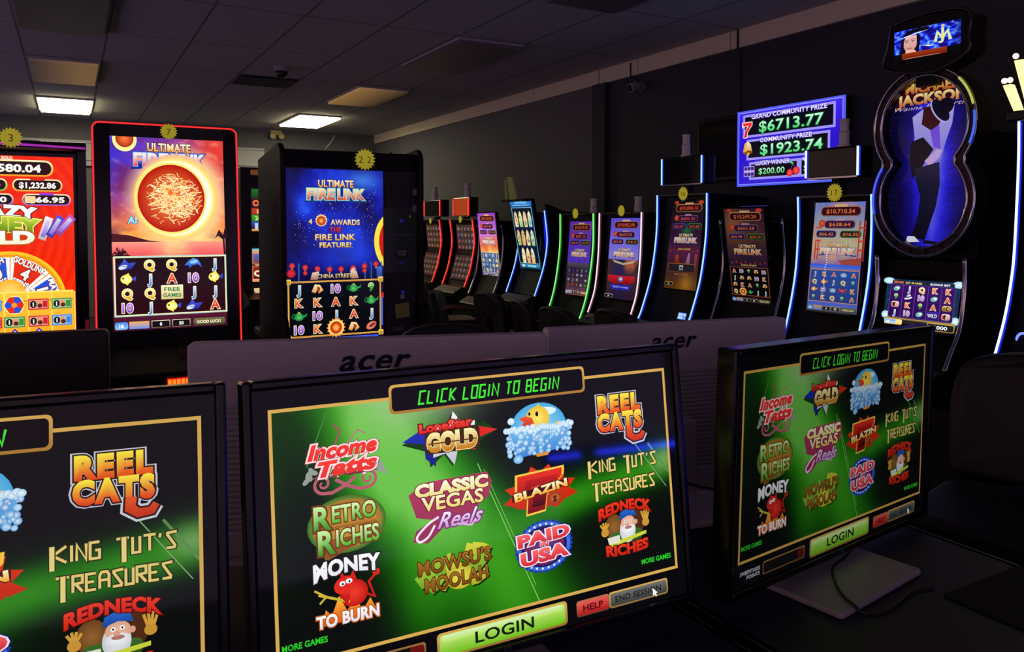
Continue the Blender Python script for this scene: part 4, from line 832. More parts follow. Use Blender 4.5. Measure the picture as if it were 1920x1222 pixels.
def prize_art():
    a = Art(1000, 580)
    a.grid(10, 6, lambda x, y: ramp(y / 580, [(0, (44, 24, 200)), (.5, (36, 14, 190)), (1, (60, 40, 225))]))
    a.stroke([(5, 5), (995, 5), (995, 575), (5, 575)], 8, (150, 150, 250), closed=True)
    L = (150, 140, 235)
    for x0, y0, x1, y1 in ((50, 375, 934, 556), (90, 196, 890, 358), (120, 40, 880, 178)):
        a.rect(x0, y0, x1, y1, L); a.rect(x0 + 20, y0 + 18, x1 - 20, y1 - 18, (6, 6, 20))
    T = dict(bold=.01)
    a.text('GRAND COMMUNITY PRIZE', 500, 536, 36, (225, 215, 250), bold=.02, fit=720, outl=[(.06, (60, 40, 170))]); a.text('$6713.77', 525, 452, 84, (200, 250, 220), (70, 205, 110), fit=610, bold=.015, outl=[(.05, (10, 60, 30))])
    a.text('COMMUNITY PRIZE', 480, 346, 34, (225, 215, 250), bold=.02, fit=500, outl=[(.06, (60, 40, 170))]); a.text('$1923.74', 530, 272, 80, (200, 250, 220), (70, 205, 110), fit=590, bold=.015, outl=[(.05, (10, 60, 30))])
    a.text('LUCKY WINNER', 360, 168, 34, (225, 215, 250), bold=.02, fit=340, outl=[(.06, (60, 40, 170))]); a.text('WINNER', 760, 168, 34, (225, 215, 250), bold=.02, fit=220); a.text('$200.00', 350, 104, 46, (190, 245, 210), (80, 200, 120), fit=260, bold=.015); a.text('$200.00', 790, 104, 46, (190, 245, 210), (80, 200, 120), fit=260, bold=.015)
    a.rect(596, 40, 640, 178, L)
    a.poly([(40, 500), (150, 500), (150, 470), (104, 420), (96, 372), (56, 372), (66, 424), (100, 466), (52, 462), (40, 452)], (250, 220, 230)); a.poly([(46, 494), (144, 494), (144, 470), (98, 420), (90, 378), (62, 378), (72, 424), (112, 470), (56, 468)], (235, 50, 40), (190, 20, 24))
    a.poly([(52, 262), (70, 330), (104, 346), (134, 322), (150, 262), (104, 250)], (240, 225, 190), (200, 140, 40)); a.ell(104, 258, 50, 16, (120, 70, 20)); a.ell(110, 246, 12, 12, (220, 170, 60)); a.poly([(60, 264), (74, 326), (92, 336), (88, 262)], (225, 160, 60))
    a.rect(64, 66, 176, 148, (170, 150, 235)); a.rect(70, 72, 170, 142, (50, 30, 110)); a.rect(70, 98, 170, 116, (180, 160, 240)); a.rect(100, 72, 104, 142, (180, 160, 240)); a.rect(136, 72, 140, 142, (180, 160, 240))
    a.stroke([(530, 80), (560, 140), (600, 80)], 8, (60, 50, 130)); a.stroke([(560, 140), (536, 160)], 14, (90, 205, 80)); a.ell(530, 74, 30, 28, (190, 20, 30), (250, 90, 90)); a.ell(592, 88, 34, 30, (190, 20, 30), (250, 90, 90))
    return a
def old_slot_art(kind):
    a = Art(400, 420); rr = random.Random(3 if kind else 6)
    if kind == 'top':
        a.rect(0, 0, 400, 420, (40, 30, 30)); a.rect(0, 330, 400, 420, (20, 110, 30), (16, 60, 20)); a.rect(0, 230, 400, 330, (60, 20, 16)); a.text('ONS CASH', 200, 280, 56, (255, 120, 70), bold=.05, fit=380)
        a.rect(0, 165, 400, 226, (205, 60, 30), (170, 50, 30)); a.text('1,282.09', 200, 196, 40, (255, 170, 110), bold=.04, fit=300); a.rect(0, 96, 400, 160, (60, 170, 40), (30, 110, 30)); a.text('20', 60, 128, 40, (190, 240, 130), bold=.04)
        a.rect(0, 40, 400, 92, (60, 90, 200), (30, 30, 80)); a.rect(90, 8, 380, 70, (170, 60, 40)); a.rect(0, 0, 400, 20, (230, 160, 60)); a.rect(30, 20, 60, 80, (190, 210, 250))
    else:
        a.rect(0, 0, 400, 420, (210, 120, 70)); a.rect(0, 360, 400, 420, (110, 200, 205), (230, 150, 80)); 
        for i in range(4): a.rrect(10 + 98 * i, 240, 100 + 98 * i, 350, 8, [(60, 110, 210), (205, 60, 60), (230, 190, 80), (60, 150, 110)][i], (120, 60, 60)); a.rrect(10 + 98 * i, 40, 100 + 98 * i, 190, 8, (150, 40, 24), (90, 20, 14)); a.text('QAJK'[i], 55 + 98 * i, 110, 70, (255, 240, 210), bold=.04)
        a.rect(0, 196, 400, 232, (120, 60, 30)); a.text('WIN', 60, 214, 22, (255, 225, 160), bold=.03); a.rect(0, 0, 400, 34, (250, 200, 140), (200, 110, 60))
    return a
def green_slot_art():
    a = Art(300, 420)
    a.grid(8, 10, lambda x, y: lerp((16, 70, 20), (10, 24, 12), .5 + .5 * fbm(x / 90, y / 70, 3)))
    for i in range(9): a.rect(20, 30 + 42 * i, 280, 48 + 42 * i, [(60, 130, 50), (90, 90, 60), (120, 130, 40), (40, 100, 60)][i % 4])
    return a
def number_art(t):
    a = Art(200, 200)
    a.star(100, 100, 100, 78, 18, (248, 236, 64)); a.text(t, 100, 100, 74 if len(t) < 2 else 62, (40, 36, 20), bold=-.005, space=1.15)
    return a
def little_display_art(t, c):
    a = Art(200, 110); a.rect(0, 0, 200, 110, c, tuple(min(255, v + 40) for v in c)); a.rect(16, 60, 184, 96, (235, 245, 255)); a.rect(16, 14, 120, 44, (190, 225, 250)); a.text(t, 100, 78, 24, (20, 40, 140), bold=.03, fit=130); return a
def word_art(lines, w=200, h=120, bgc=None, fg=(190, 190, 200), size=26):
    a = Art(w, h)
    if bgc: a.rect(0, 0, w, h, bgc)
    for i, t in enumerate(lines): a.text(t, w / 2, h * .72 - i * size * 1.4, size, fg, bold=.03, fit=w * .7)
    return a

# ------------------------------------------------------------------ the room
def ceiling_mat():
    m = bpy.data.materials.new('acoustic_ceiling_tile'); m.use_nodes = True; nt = m.node_tree; b = nt.nodes['Principled BSDF']; L = nt.links
    geo = nt.nodes.new('ShaderNodeNewGeometry'); sx = nt.nodes.new('ShaderNodeSeparateXYZ'); L.new(geo.outputs['Position'], sx.inputs[0])
    def line(sock, off, pitch, w):
        def n(op, a, v):
            q = nt.nodes.new('ShaderNodeMath'); q.operation = op; L.new(a, q.inputs[0]); q.inputs[1].default_value = v; return q.outputs[0]
        f = n('SUBTRACT', n('FRACT', n('DIVIDE', n('ADD', sock, 50 * pitch - off), pitch), 0), .5)
        return n('GREATER_THAN', n('ABSOLUTE', f, 0), .5 - w / pitch / 2)
    gx = line(sx.outputs['X'], .302, .642, .020); gy = line(sx.outputs['Y'], .745, 1.315, .018)
    mx = nt.nodes.new('ShaderNodeMath'); mx.operation = 'MAXIMUM'; L.new(gx, mx.inputs[0]); L.new(gy, mx.inputs[1])
    nz = nt.nodes.new('ShaderNodeTexNoise'); nz.inputs['Scale'].default_value = 90; L.new(geo.outputs['Position'], nz.inputs['Vector'])
    c1 = nt.nodes.new('ShaderNodeMix'); c1.data_type = 'RGBA'; c1.inputs[6].default_value = (.56, .54, .52, 1); c1.inputs[7].default_value = (.44, .42, .41, 1); L.new(nz.outputs['Fac'], c1.inputs[0])
    c2 = nt.nodes.new('ShaderNodeMix'); c2.data_type = 'RGBA'; L.new(mx.outputs[0], c2.inputs[0]); L.new(c1.outputs[2], c2.inputs[6]); c2.inputs[7].default_value = (.20, .19, .19, 1)
    L.new(c2.outputs[2], b.inputs['Base Color']); b.inputs['Roughness'].default_value = .9
    return m
WALLP = mat('dark_blue_grey_wall_paint', (96, 95, 101), .75, vary=(1.3, (89, 88, 95)), )
CEIL = 2.985
XW, YW = 4.79, 13.45
tag(Geo().box(-4.5, XW + .1, -4.5, YW + .1, CEIL, CEIL + .05).build('ceiling', ceiling_mat()), kind='structure')
tag(Geo().box(-4.5, XW + .1, -4.5, YW + .1, -.05, 0).build('floor', mat('dark_carpet', (22, 22, 34), .95, bump=(400, .6), vary=(60, (30, 28, 44)))), kind='structure')
NAVY_WALL = mat('dark_navy_wall', (44, 44, 58), .7, vary=(1.3, (38, 38, 52)))
g = Geo(); g.m = 0; g.box(XW, XW + .1, 6.6, YW, 0, CEIL); g.m = 1; g.box(XW, XW + .1, -4.5, 6.6, 0, CEIL)  # wall is a darker navy on the near side of the column
tag(g.build('wall_right', [WALLP, NAVY_WALL]), kind='structure')
tag(Geo().box(-4.5, XW + .1, YW, YW + .1, 0, CEIL).build('wall_back', WALLP), kind='structure')
TRIMC = mat('beige_soffit_board', (228, 212, 186), .7, vary=(3, (218, 202, 176)))
g = Geo()
for y0, y1 in ((-4.5, 4.785), (4.795, 5.99), (6.0, 6.62), (6.64, 7.93), (7.94, YW)): g.box(XW - .03, XW, y0, y1, CEIL - .145, CEIL)
tag(g.build('trim_1', TRIMC), kind='structure')
tag(Geo().box(XW - .05, XW, 6.50, 6.72, 0, CEIL - .145).build('trim_2', mat('column_paint', (40, 38, 52), .7, vary=(2, (36, 34, 48)))), kind='structure')
# pale closed shutter box across the back wall
g = Geo().box(-2.0, 2.83, YW - .06, YW, 2.28, 2.64).box(-2.0, 2.83, YW - .08, YW, 2.62, 2.655).box(-2.0, 2.83, YW - .08, YW, 2.36, 2.385)
tag(g.build('trim_3', mat('grey_shutter', (168, 168, 174), .6, vary=(4, (156, 156, 164)))), kind='structure')

# ceiling fixtures: two tubes lit, two with a faint graded glow painted across the diffuser, the rest dead
def troffer(x, y, em, label, group=None):
    t = empty('ceiling_light', (x, y, CEIL - .02), 0, label, 'light', group)
    g = Geo(); w, l, f = .312, .65, .022
    for bx in ((-w, -w + f, -l, l), (w - f, w, -l, l), (-w + f, w - f, -l, -l + f), (-w + f, w - f, l - f, l)): g.box(bx[0], bx[1], bx[2], bx[3], -.006, .018)
    g.build('frame', mat('light_frame_white', (170, 168, 165), .6, vary=(9, (160, 158, 155))), t)
    Geo().box(-w + f, w - f, -l + f, l - f, -.03, .016).build('diffuser', em, t)
LITM = mat('lit_diffuser', (235, 230, 210), .5, em=(255, 244, 196), ems=16.0)
def faint(name, a0, a1, flip):
    m = bpy.data.materials.new(name); m.use_nodes = True; nt = m.node_tree; b = nt.nodes['Principled BSDF']
    b.inputs['Base Color'].default_value = (.5, .47, .42, 1); b.inputs['Emission Color'].default_value = (*lin((235, 176, 92)), 1)
    tc = nt.nodes.new('ShaderNodeTexCoord'); sp = nt.nodes.new('ShaderNodeSeparateXYZ'); mr = nt.nodes.new('ShaderNodeMapRange')
    nt.links.new(tc.outputs['Generated'], sp.inputs[0]); nt.links.new(sp.outputs['X'], mr.inputs[0])
    mr.inputs[1].default_value = 1.0 if flip else 0.0; mr.inputs[2].default_value = .0 if flip else .75; mr.inputs[3].default_value = a0; mr.inputs[4].default_value = a1
    nt.links.new(mr.outputs[0], b.inputs['Emission Strength']); return m
DEAD = mat('unlit_diffuser', (120, 108, 112), .35, vary=(3, (104, 92, 98)))
YS = (11.92, 9.29, 6.66, 4.03)
troffer(-.019, YS[0], LITM, 'lit ceiling panel over the far left corner, above the red framed machine'); troffer(3.19, YS[0], LITM, 'lit ceiling panel nearest the far right corner, its light falling on the beige soffit')
troffer(-.019, YS[1], faint('faint_panel_left', .015, .16, False), 'faintly glowing ceiling panel in front of the lit panel at the left'); troffer(3.19, YS[1], faint('faint_panel_right', .02, .26, True), 'faintly glowing tan ceiling panel in front of the lit panel at the right')
troffer(3.19, YS[2], DEAD, 'unlit reddish ceiling panel next in line after the faint tan panel'); troffer(-.019, YS[2], DEAD, 'unlit ceiling panel cut off by the top left edge of the photo'); troffer(3.19, YS[3], DEAD, 'unlit ceiling panel cut off by the top edge of the photo, right of centre')
t = empty('ceiling_vent', (1.905, 8.96, CEIL - .012), 0, 'dark louvred air vent set in the ceiling tiles', 'vent')
Geo().box(-.30, .30, -.30, .30, .004, .012).build('backing', mat('vent_dark', (34, 30, 32), .8), t)
g = Geo()
for k in range(9): g.box(-.28, .28, -.27 + .06 * k, -.235 + .06 * k, -.008, .0, Matrix.Rotation(0, 4, 'X'))
g.build('louvre', mat('vent_slat', (60, 54, 56), .6), t)
p = at(528, 126, Z=CEIL)
t = empty('dome_camera', (p.x, p.y, CEIL), 0, 'small dome security camera hanging from the ceiling beside the air vent', 'camera')
Geo().lathe([(.085, 0), (.085, -.03), (.07, -.045)], n=24).build('housing', mat('camera_white', (150, 146, 150), .5), t, smooth=False)
Geo().lathe([(.062, -.045), (.058, -.075), (.04, -.1), (.012, -.112)], n=24).build('dome', mat('dome_smoke', (24, 22, 26), .08), t, smooth=True)
p = at(580, 249, Y=YW - .05); p = at(518, 250, Y=YW - .05)
t = empty('emergency_light', (p.x, YW, p.z), 0, 'small twin head emergency light high on the back wall', 'light')
Geo().box(-.09, .09, -.06, 0, -.03, .05).build('battery_box', mat('beige_plastic', (200, 186, 130), .5), t, bevel=.006)
for d in (-1, 1): Geo().lathe([(.02, 0), (.045, .03), (.05, .05)], (d * .07, -.07, -.05), 14, Matrix.Rotation(PI / 2, 3, 'X')).build('lamp_head', mat('lamp_lens', (220, 205, 140), .3), t, smooth=True)
p0 = at(610, 279, Y=YW - .02); p1 = at(628, 254, Y=YW - .02)
tag(Geo().tube([p0, (p0 + p1) / 2 + Vector((.02, 0, 0)), p1], .012, 8).build('wall_cable', mat('white_cable', (190, 190, 196), .5)), 'white cable slanting up the back wall to the ceiling', 'cable')
p = at(1195, 162, X=XW - .06)
t = empty('security_camera', (XW, p.y, p.z), 0, 'small round security camera on the dark right wall under the soffit', 'camera')
Geo().lathe([(.05, 0), (.05, .02), (.02, .03), (.02, .06)], (0, 0, 0), 18, Matrix.Rotation(-PI / 2, 3, 'Y')).build('mount', mat('camera_grey', (120, 116, 126), .5), t)
Geo().lathe([(.035, 0), (.048, .02), (.048, .09), (.036, .1)], (-.05, 0, 0), 20, Matrix.Rotation(-PI / 2 - .25, 3, 'Y')).build('camera_body', mat('camera_grey2', (132, 128, 138), .4), t)
Geo().lathe([(.03, 0), (.02, .006)], (-.148, 0, -.025), 16, Matrix.Rotation(-PI / 2 - .25, 3, 'Y')).build('lens', GLASS, t)
q = at(1182, 118, X=XW - .04)
tag(Geo().tube([(XW - .012, p.y + .02, p.z + .02), (XW - .02, p.y + .09, p.z + .10), (XW - .035, q.y, CEIL - .16), (XW - .04, q.y, CEIL - .02)], .007, 8).build('camera_cable', mat('cable_black', (16, 15, 18), .5)), 'thin black cable running from the wall camera up over the soffit', 'cable')
q = at(1383, 100, X=XW - .04)
tag(Geo().tube([(XW - .04, q.y, CEIL), (XW - .04, q.y, CEIL - .16), (XW - .012, q.y, CEIL - .22), (XW - .012, q.y, 2.3)], .008, 8).build('wall_cable', _M['cable_black']), 'black cable dropping down the wall above the prize display', 'cable')

# ------------------------------------------------------------------ gaming machines
SCR = screen_mat('display_glow', 1.0); SCR_LOW = screen_mat('display_glow_low', .62); SCR_MID = screen_mat('display_glow_mid', .8); SCR_HI = screen_mat('display_glow_high', 1.15)
PRINT = print_mat('printed_card'); LITCARD = print_mat('self_lit_card', .6, .22)  # number cards emit some of their print colour to look brightly lit
def led(name, core, halo, k=1.6, h=.55):
    return [mat(name + '_core', core, .4, em=core, ems=k), mat(name + '_housing', halo, .3, em=halo, ems=h)]  # wider glowing tube added to imitate the coloured halo around the core
LED = {'red': led('led_red', (255, 84, 66), (205, 10, 10), 1.2, .55), 'red2': led('led_red2', (255, 50, 50), (190, 6, 10), 1.3, .4), 'green': led('led_green', (150, 255, 140), (20, 170, 30), 1.1, .4), 'white': led('led_white', (255, 226, 232), (150, 90, 110), 1.2, .25),
       'blue': led('led_blue', (150, 200, 255), (20, 50, 225), 1.5, .45), 'deep': led('led_deep', (120, 140, 255), (24, 26, 215), 1.3, .5), 'ice': led('led_ice', (190, 225, 255), (30, 50, 235), 2.2, .8), 'purple': led('led_purple', (205, 60, 215), (90, 16, 110), .5, .12)}
def led_strip(path, m, parent, r=.0058, name='light_strip'):
    g = Geo(); g.m = 0; g.tube(path, r, 8); g.m = 1; off = [Vector(p) + Vector((0, .010, 0)) for p in path]; g.tube(off, r * 1.75, 8)
    return g.build(name, m, parent, smooth=True)
def screen_on(art, top, bot, xl, xr, parent, m, eps=.0004, name='screen', sink=.0):
    """top and bot are (y, z) of the display's edges"""
    u = Vector((1, 0, 0)); lo = Vector((xl, bot[0], bot[1])); v = Vector((0, top[0] - bot[0], top[1] - bot[1])); H = v.length; v.normalize(); n = u.cross(v)
    return art.build(name, m, parent, plane_fn(art.w, art.h, lo + n * (.004 - sink), u, v, n, xr - xl, H), eps)
def panel_box(g, top, bot, xl, xr, thick, mar):
    d = Vector((0, top[0] - bot[0], top[1] - bot[1])).normalized(); n = Vector((0, -d.z, d.y)); a = Vector((0, top[0], top[1])) + d * mar; b = Vector((0, bot[0], bot[1])) - d * mar
    pts = [(q.y, q.z) for q in (a, b, b - n * thick, a - n * thick)]
    g.prism(pts, xl - mar, xr + mar, lambda y, z, x: (x, y, z)); return g
def number_sign(t, pos, r, rz, label, tilt=0, c=None):
    a = number_art(t); o = a.build('number_sign', LITCARD, None, lambda x, y, d: ((x - 100) / 100 * r, -d - .001, (y - 100) / 100 * r), .0004)
    o.location = pos; o.rotation_euler = (0, tilt, rz); return tag(o, label, 'sign', 'numbered starburst signs on the machines')
def tower_lamp(parent, x, y, z, k=1.0, warm=False):
    g = Geo().lathe([(.04 * k, 0), (.04 * k, .012), (.03 * k, .016), (.03 * k, .085), (.034 * k, .09), (.026 * k, .096), (.026 * k, .15), (.03 * k, .155), (.03 * k, .165), (.012 * k, .17)], (x, y, z), 18)
    return g.build('tower_lamp', mat('lamp_silver', (238, 232, 232), .35, 0, vary=(40, (214, 206, 210))), parent, smooth=False)
DECKM = mat('deck_dark_metal', (22, 20, 24), .5, .0, vary=(30, (18, 16, 20)))
def curved_slot(label, Yl, Yr, prof, strip=None, art=None, sm=SCR, top=None, bot=None, sl=None, sr=None, group='curved slot machines along the right wall', lamp=None, topper=None, deck=True, trim=True, buttons=4, disp=None, second=None, note=None, depth=.60):
    Ym = (Yl + Yr) / 2; w = Yl - Yr; ox = lambda Y: -(Y - Ym)
    t = empty('slot_machine', (4.0, Ym, 0), -PI / 2, label, 'slot machine', group)
    P = [(y, z) for y, z in prof]; P = [(q.x, q.y) for q in spline([(y, z, 0) for y, z in P], 6)]
    yb, zb = P[-1]; yt, zt = P[0]; W2 = w / 2
    # inner body, set back between the cheeks
    body = [(yt + .05, zt - .012)] + [(y + .05, z) for y, z in P[1:]] + [(yb - .02, zb - .005), (yb - .10, zb - .05), (yb - .11, zb - .11), (yb + .02, zb - .16), (.02, .42), (.0, .08), (.03, .08), (.03, 0), (depth, 0), (depth, zt - .03)]
    Geo().prism(body, -W2 + .022, W2 - .022, lambda y, z, x: (x, y, z)).build('cabinet', DARK, t, bevel=.004)
    for d in (-1, 1):
        side = [(yt + .012, zt)] + [(y + .012, z) for y, z in P[1:]] + [(yb + .03, zb - .03), (yb + .06, zb - .16), (.03, .42), (.01, .0), (depth, 0), (depth, zt - .02)]
        x0 = W2 - .02 if d > 0 else -W2
        Geo().prism(side, x0, x0 + .02, lambda y, z, x: (x, y, z)).build('side_panel', BLACKG, t)
        path = [(d * (W2 - .008), y - .004, z) for y, z in P]
        if strip: led_strip(path, LED[strip], t)
        else: Geo().tube(path, .011, 8).build('edge_trim', CHROME, t, smooth=True)
    if trim: Geo().box(-W2 + .02, W2 - .02, yt - .004, yt + .06, zt - .012, zt + .004).build('top_trim', GUN, t, bevel=.003)
    if art:
        xl, xr = ox(sl), ox(sr)
        panel_box(Geo(), top, bot, xl, xr, .035, .012).build('display', GLASS, t, bevel=.003)
        screen_on(art, top, bot, xl, xr, t, sm)
    if second:
        for a2, tp, bt, xl, xr, m2 in second: panel_box(Geo(), tp, bt, xl, xr, .03, .01).build('display', GLASS, t); screen_on(a2, tp, bt, xl, xr, t, m2)
    if deck:
        dk = Geo().prism([(yb - .015, zb - .002), (yb - .115, zb - .055), (yb - .13, zb - .07), (yb - .115, zb - .09), (yb - .0, zb - .06)], -W2 + .03, W2 - .03, lambda y, z, x: (x, y, z)).build('button_deck', DECKM, t, bevel=.004)
        for i in range(buttons):
            x = -W2 + .1 + (w - .2) * i / max(1, buttons - 1)
            Geo().lathe([(.022, 0), (.022, .008), (.016, .014)], (x, yb - .065, zb - .032), 16, Matrix.Rotation(-.5, 3, 'X')).build('button', mat('button_rose', (190, 110, 120), .3, em=(120, 50, 60), ems=.25), dk)
        if disp:
            a2 = little_display_art(disp[2] if len(disp) > 2 else '0.00', (60, 110, 240)); x = disp[0]; y, z = disp[1]
            a2.build('credit_display', SCR_HI, t, plane_fn(200, 110, (x, y, z), (1, 0, 0), (0, .34, .94), (0, -.94, .34), .085, .05), .0004)
    if lamp:
        xa, ya, za, k = lamp; tower_lamp(t, xa, ya, za, k)
    if topper:
        Y0, Y1, z0, z1, ls, tm = topper; x0, x1 = ox(Y0), ox(Y1)
        tp = Geo().box(x0, x1, .0, .12, z0, z1).build('topper', BLACKG, t, bevel=.012)
        Geo().box((x0 + x1) / 2 - .03, (x0 + x1) / 2 + .03, .04, .1, zt - .03, z0 + .01).build('topper_post', DARK, t)
        for x in (x0 + .012, x1 - .012): led_strip([(x, -.008, z0 + .008), (x, -.008, z1 - .008)], LED[ls], tp, .006)
        Geo().box(x0 + .03, x1 - .03, -.003, .004, z0 + .014, z1 - .016).build('topper_screen', tm or GLASS, tp)
        Geo().box(x0 + .02, x1 - .02, -.004, .004, z0 - .002, z0 + .008).build('topper_trim', CHROME, tp)
    return t
def Z(l): return [(x - 4.0, z) for x, z in l]
RP = [(4.0, 1.46), (4.028, 1.22), (4.008, 1.06), (3.968, .88), (3.896, .69)]
def red_second(w, s):
    return [(dim_reels_art(s), (.045, 1.40), (.075, 1.09), -w / 2 + .09, w / 2 - .05, SCR), (dim_reels_art(s + 2), (.045, 1.04), (-.036, .76), -w / 2 + .09, w / 2 - .05, SCR_MID)]
GR = 'red lit curved slot machines'
ORG = mat('topper_orange_panel', (120, 50, 20), .4, em=(205, 70, 20), ems=.55)
curved_slot('red lit curved slot machine with a dark box topper, nearest the back corner', 9.545, 8.933, Z(RP), 'red', second=red_second(.612, 1), topper=(9.41, 8.90, 1.50, 1.71, 'red', None), lamp=(.06, .05, 1.71, 1.15), disp=None, buttons=0, group=GR)
curved_slot('red lit curved slot machine with a glowing orange box topper', 8.634, 8.015, Z(RP), 'red', second=red_second(.619, 2), topper=(8.528, 8.097, 1.495, 1.72, 'red', ORG), lamp=(.08, .05, 1.72, 1.2), buttons=0, group=GR)
curved_slot('dark slot machine with silver side curves and a pink and purple beach screen', 7.894, 7.318, Z([(4.0, 1.396), (4.025, 1.25), (4.01, 1.04), (3.965, .82), (3.88, .61)]), None, link_art('beach'), SCR_HI, (-.046, 1.528), (.03, .815), 7.80, 7.39, buttons=0, trim=False)
t = curved_slot('blue lit slot machine with a leaning screen of surfboards and pale green plumes', 6.976, 6.40, Z([(3.97, 1.537), (4.003, 1.26), (3.975, 1.05), (3.93, .90), (3.86, .72)]), 'blue', boards_art(), SCR, (-.14, 1.637), (-.014, .963), 6.89, 6.48, buttons=0, trim=False)
for i, (x, h, c, l) in enumerate(((-.15, .215, (176, 190, 130), -.02), (-.075, .23, (110, 140, 40), .0), (.02, .225, (180, 190, 120), .03))):
    Geo().prism([(x - .055, 1.64), (x + .075, 1.64), (x + .045 - l, 1.64 + h), (x - .04 - l, 1.64 + h)], -.20 - .02 * i, -.17 - .02 * i, lambda a, b, d: (a, d + (1.64 - b) * .1, b)).build('plume', mat('plume_%d' % i, c, .25, em=c, ems=.03), t, bevel=.008)
Geo().box(-.205, .205, -.24, -.10, 1.625, 1.65).build('plume_base', BLACKG, t, bevel=.004)
Geo().prism([(.0, 1.60), (.6, 1.40), (.6, 1.34), (.05, 1.42)], .23, .28, lambda y, z, x: (x, y, z)).build('canopy', BLACKG, t)
Geo().prism([(-.01, 1.50), (.02, 1.50), (.06, .93), (.03, .93)], .25, .258, lambda y, z, x: (x, y - .02, z)).build('side_glow', LED['deep'][1], t)
curved_slot('green lit curved slot machine with a purple jackpot screen', 6.184, 5.635, Z([(4.0, 1.502), (3.997, 1.2), (3.955, .90), (3.91, .72), (3.857, .583)]), 'green', link_art('purple'), SCR, (.019, 1.432), (-.037, .767), 6.03, 5.68, lamp=(.10, .12, 1.47, 1.15), buttons=3)
curved_slot('white lit curved slot machine with a red message plate on its violet screen', 5.558, 4.969, Z([(4.0, 1.503), (3.99, 1.16), (3.957, .87), (3.912, .725), (3.88, .65)]), 'white', link_art('road'), SCR, (.033, 1.457), (-.026, .783), 5.42, 5.02, lamp=(.09, .12, 1.47, 1.15), buttons=4, disp=(.16, (-.20, .575)))
curved_slot('tall blue lit slot machine with a dark gold screen and black box topper', 4.793, 4.23, Z([(4.0, 1.632), (3.995, 1.335), (3.946, 1.02), (3.862, .77), (3.82, .68)]), 'blue', link_art('night'), SCR, (.046, 1.582), (-.04, .922), 4.65, 4.3, topper=(4.74, 4.278, 1.70, 1.915, 'blue', None), lamp=(-.02, .06, 1.915, 1.0), buttons=0, disp=(.15, (-.165, .72)))
curved_slot('dark slot machine with silver side curves and a dim amber screen of coins', 4.108, 3.543, Z([(4.0, 1.44), (4.032, 1.18), (4.007, .99), (3.935, .78), (3.885, .68)]), None, link_art('amber'), SCR, (-.065, 1.513), (.025, .864), 4.0, 3.65, buttons=0, trim=False)
curved_slot('blue lit slot machine with a red bridge and blue reels under a black topper', 3.439, 2.903, Z([(4.005, 1.58), (4.011, 1.37), (3.991, 1.095), (3.925, .81), (3.87, .67)]), 'blue', link_art('bridge'), SCR, (.013, 1.539), (-.053, .884), 3.3, 2.95, topper=(3.377, 2.985, 1.685, 1.87, 'ice', None), lamp=(.03, .06, 1.87, 1.0), buttons=0)
number_sign('', at(807, 414, X=3.95), .04, -PI / 2, 'tiny yellow starburst sign on the red lit machine nearest the back corner')
number_sign('', at(863, 411, X=3.95), .045, -PI / 2, 'tiny yellow starburst sign under the glowing orange topper')
number_sign('', at(1079, 400, X=3.97), .05, -PI / 2, 'small starburst sign on top of the green lit machine')
number_sign('', at(1165, 395, X=3.97), .05, -PI / 2, 'small starburst sign on top of the white lit machine')
number_sign('16', at(1281, 363, X=3.96), .055, -PI / 2, 'dim yellow starburst sign on the tall blue lit machine with the dark gold screen')
number_sign('17', at(1565, 361, X=3.96), .058, -PI / 2, 'yellow starburst sign numbered 17 below the black box topper')

# the machine with the figure-eight poster case
Ym = 2.605
t = empty('slot_machine', (4.0, Ym, 0), -PI / 2, 'tall slot machine with a figure-eight shaped backlit poster of a dancer', 'slot machine')
P = [(q.x, q.y) for q in spline([(y, z, 0) for y, z in Z([(3.992, 1.232), (3.997, 1.05), (3.96, .86), (3.89, .75), (3.84, .66)])], 6)]
yb, zb = P[-1]; W2 = .257
Geo().prism([(.05, 1.2)] + [(y + .05, z) for y, z in P[1:]] + [(yb - .1, zb - .05), (yb - .1, zb - .1), (.02, .42), (.0, 0), (.6, 0), (.6, 1.9), (.14, 1.9), (.12, 1.22)], -W2 + .02, W2 - .02, lambda y, z, x: (x, y, z)).build('cabinet', DARK, t, bevel=.004)
for d in (-1, 1):
    x0 = W2 - .02 if d > 0 else -W2
    Geo().prism([(y + .012, z) for y, z in P] + [(yb + .06, zb - .16), (.03, .42), (.01, 0), (.6, 0), (.6, 1.23)], x0, x0 + .02, lambda y, z, x: (x, y, z)).build('side_panel', BLACKG, t)
    Geo().tube([(d * (W2 - .008), y - .004, z) for y, z in P], .014, 8).build('edge_trim', CHROME, t, smooth=True)
panel_box(Geo(), (.017, 1.102), (-.024, .845), -.2, .22, .03, .02).build('display', GLASS, t, bevel=.003)
screen_on(jackson_reels_art(), (.017, 1.102), (-.02, .872), -.2, .22, t, SCR_HI, .0003)
Geo().prism([(yb - .015, zb - .002), (yb - .115, zb - .055), (yb - .115, zb - .09), (yb, zb - .06)], -W2 + .03, W2 - .03, lambda y, z, x: (x, y, z)).build('button_deck', DECKM, t, bevel=.004)
EZ = 1.742
oct_, inn = eight(1.0), eight(.86)
g = Geo(); n_ = len(oct_)
vs = [(x, .0, EZ + z) for x, z in oct_] + [(x, .0, EZ + z) for x, z in inn] + [(x, .13, EZ + z) for x, z in oct_] + [(x, .07, EZ + z) for x, z in inn]
fs = []
for i in range(n_):
    j = (i + 1) % n_
    fs += [(i, j, n_ + j, n_ + i), (i, 2 * n_ + i, 2 * n_ + j, j), (n_ + i, n_ + j, 3 * n_ + j, 3 * n_ + i)]
fs.append(tuple(2 * n_ + i for i in range(n_)))
fr = g.add(vs, fs).build('poster_case', mat('case_bronze', (60, 46, 56), .35, .6, vary=(20, (46, 36, 46))), t)
Geo().tube([(x, -.004, EZ + z) for x, z in oct_], .008, 8, closed=True).build('case_rim', CHROME, fr, smooth=True)
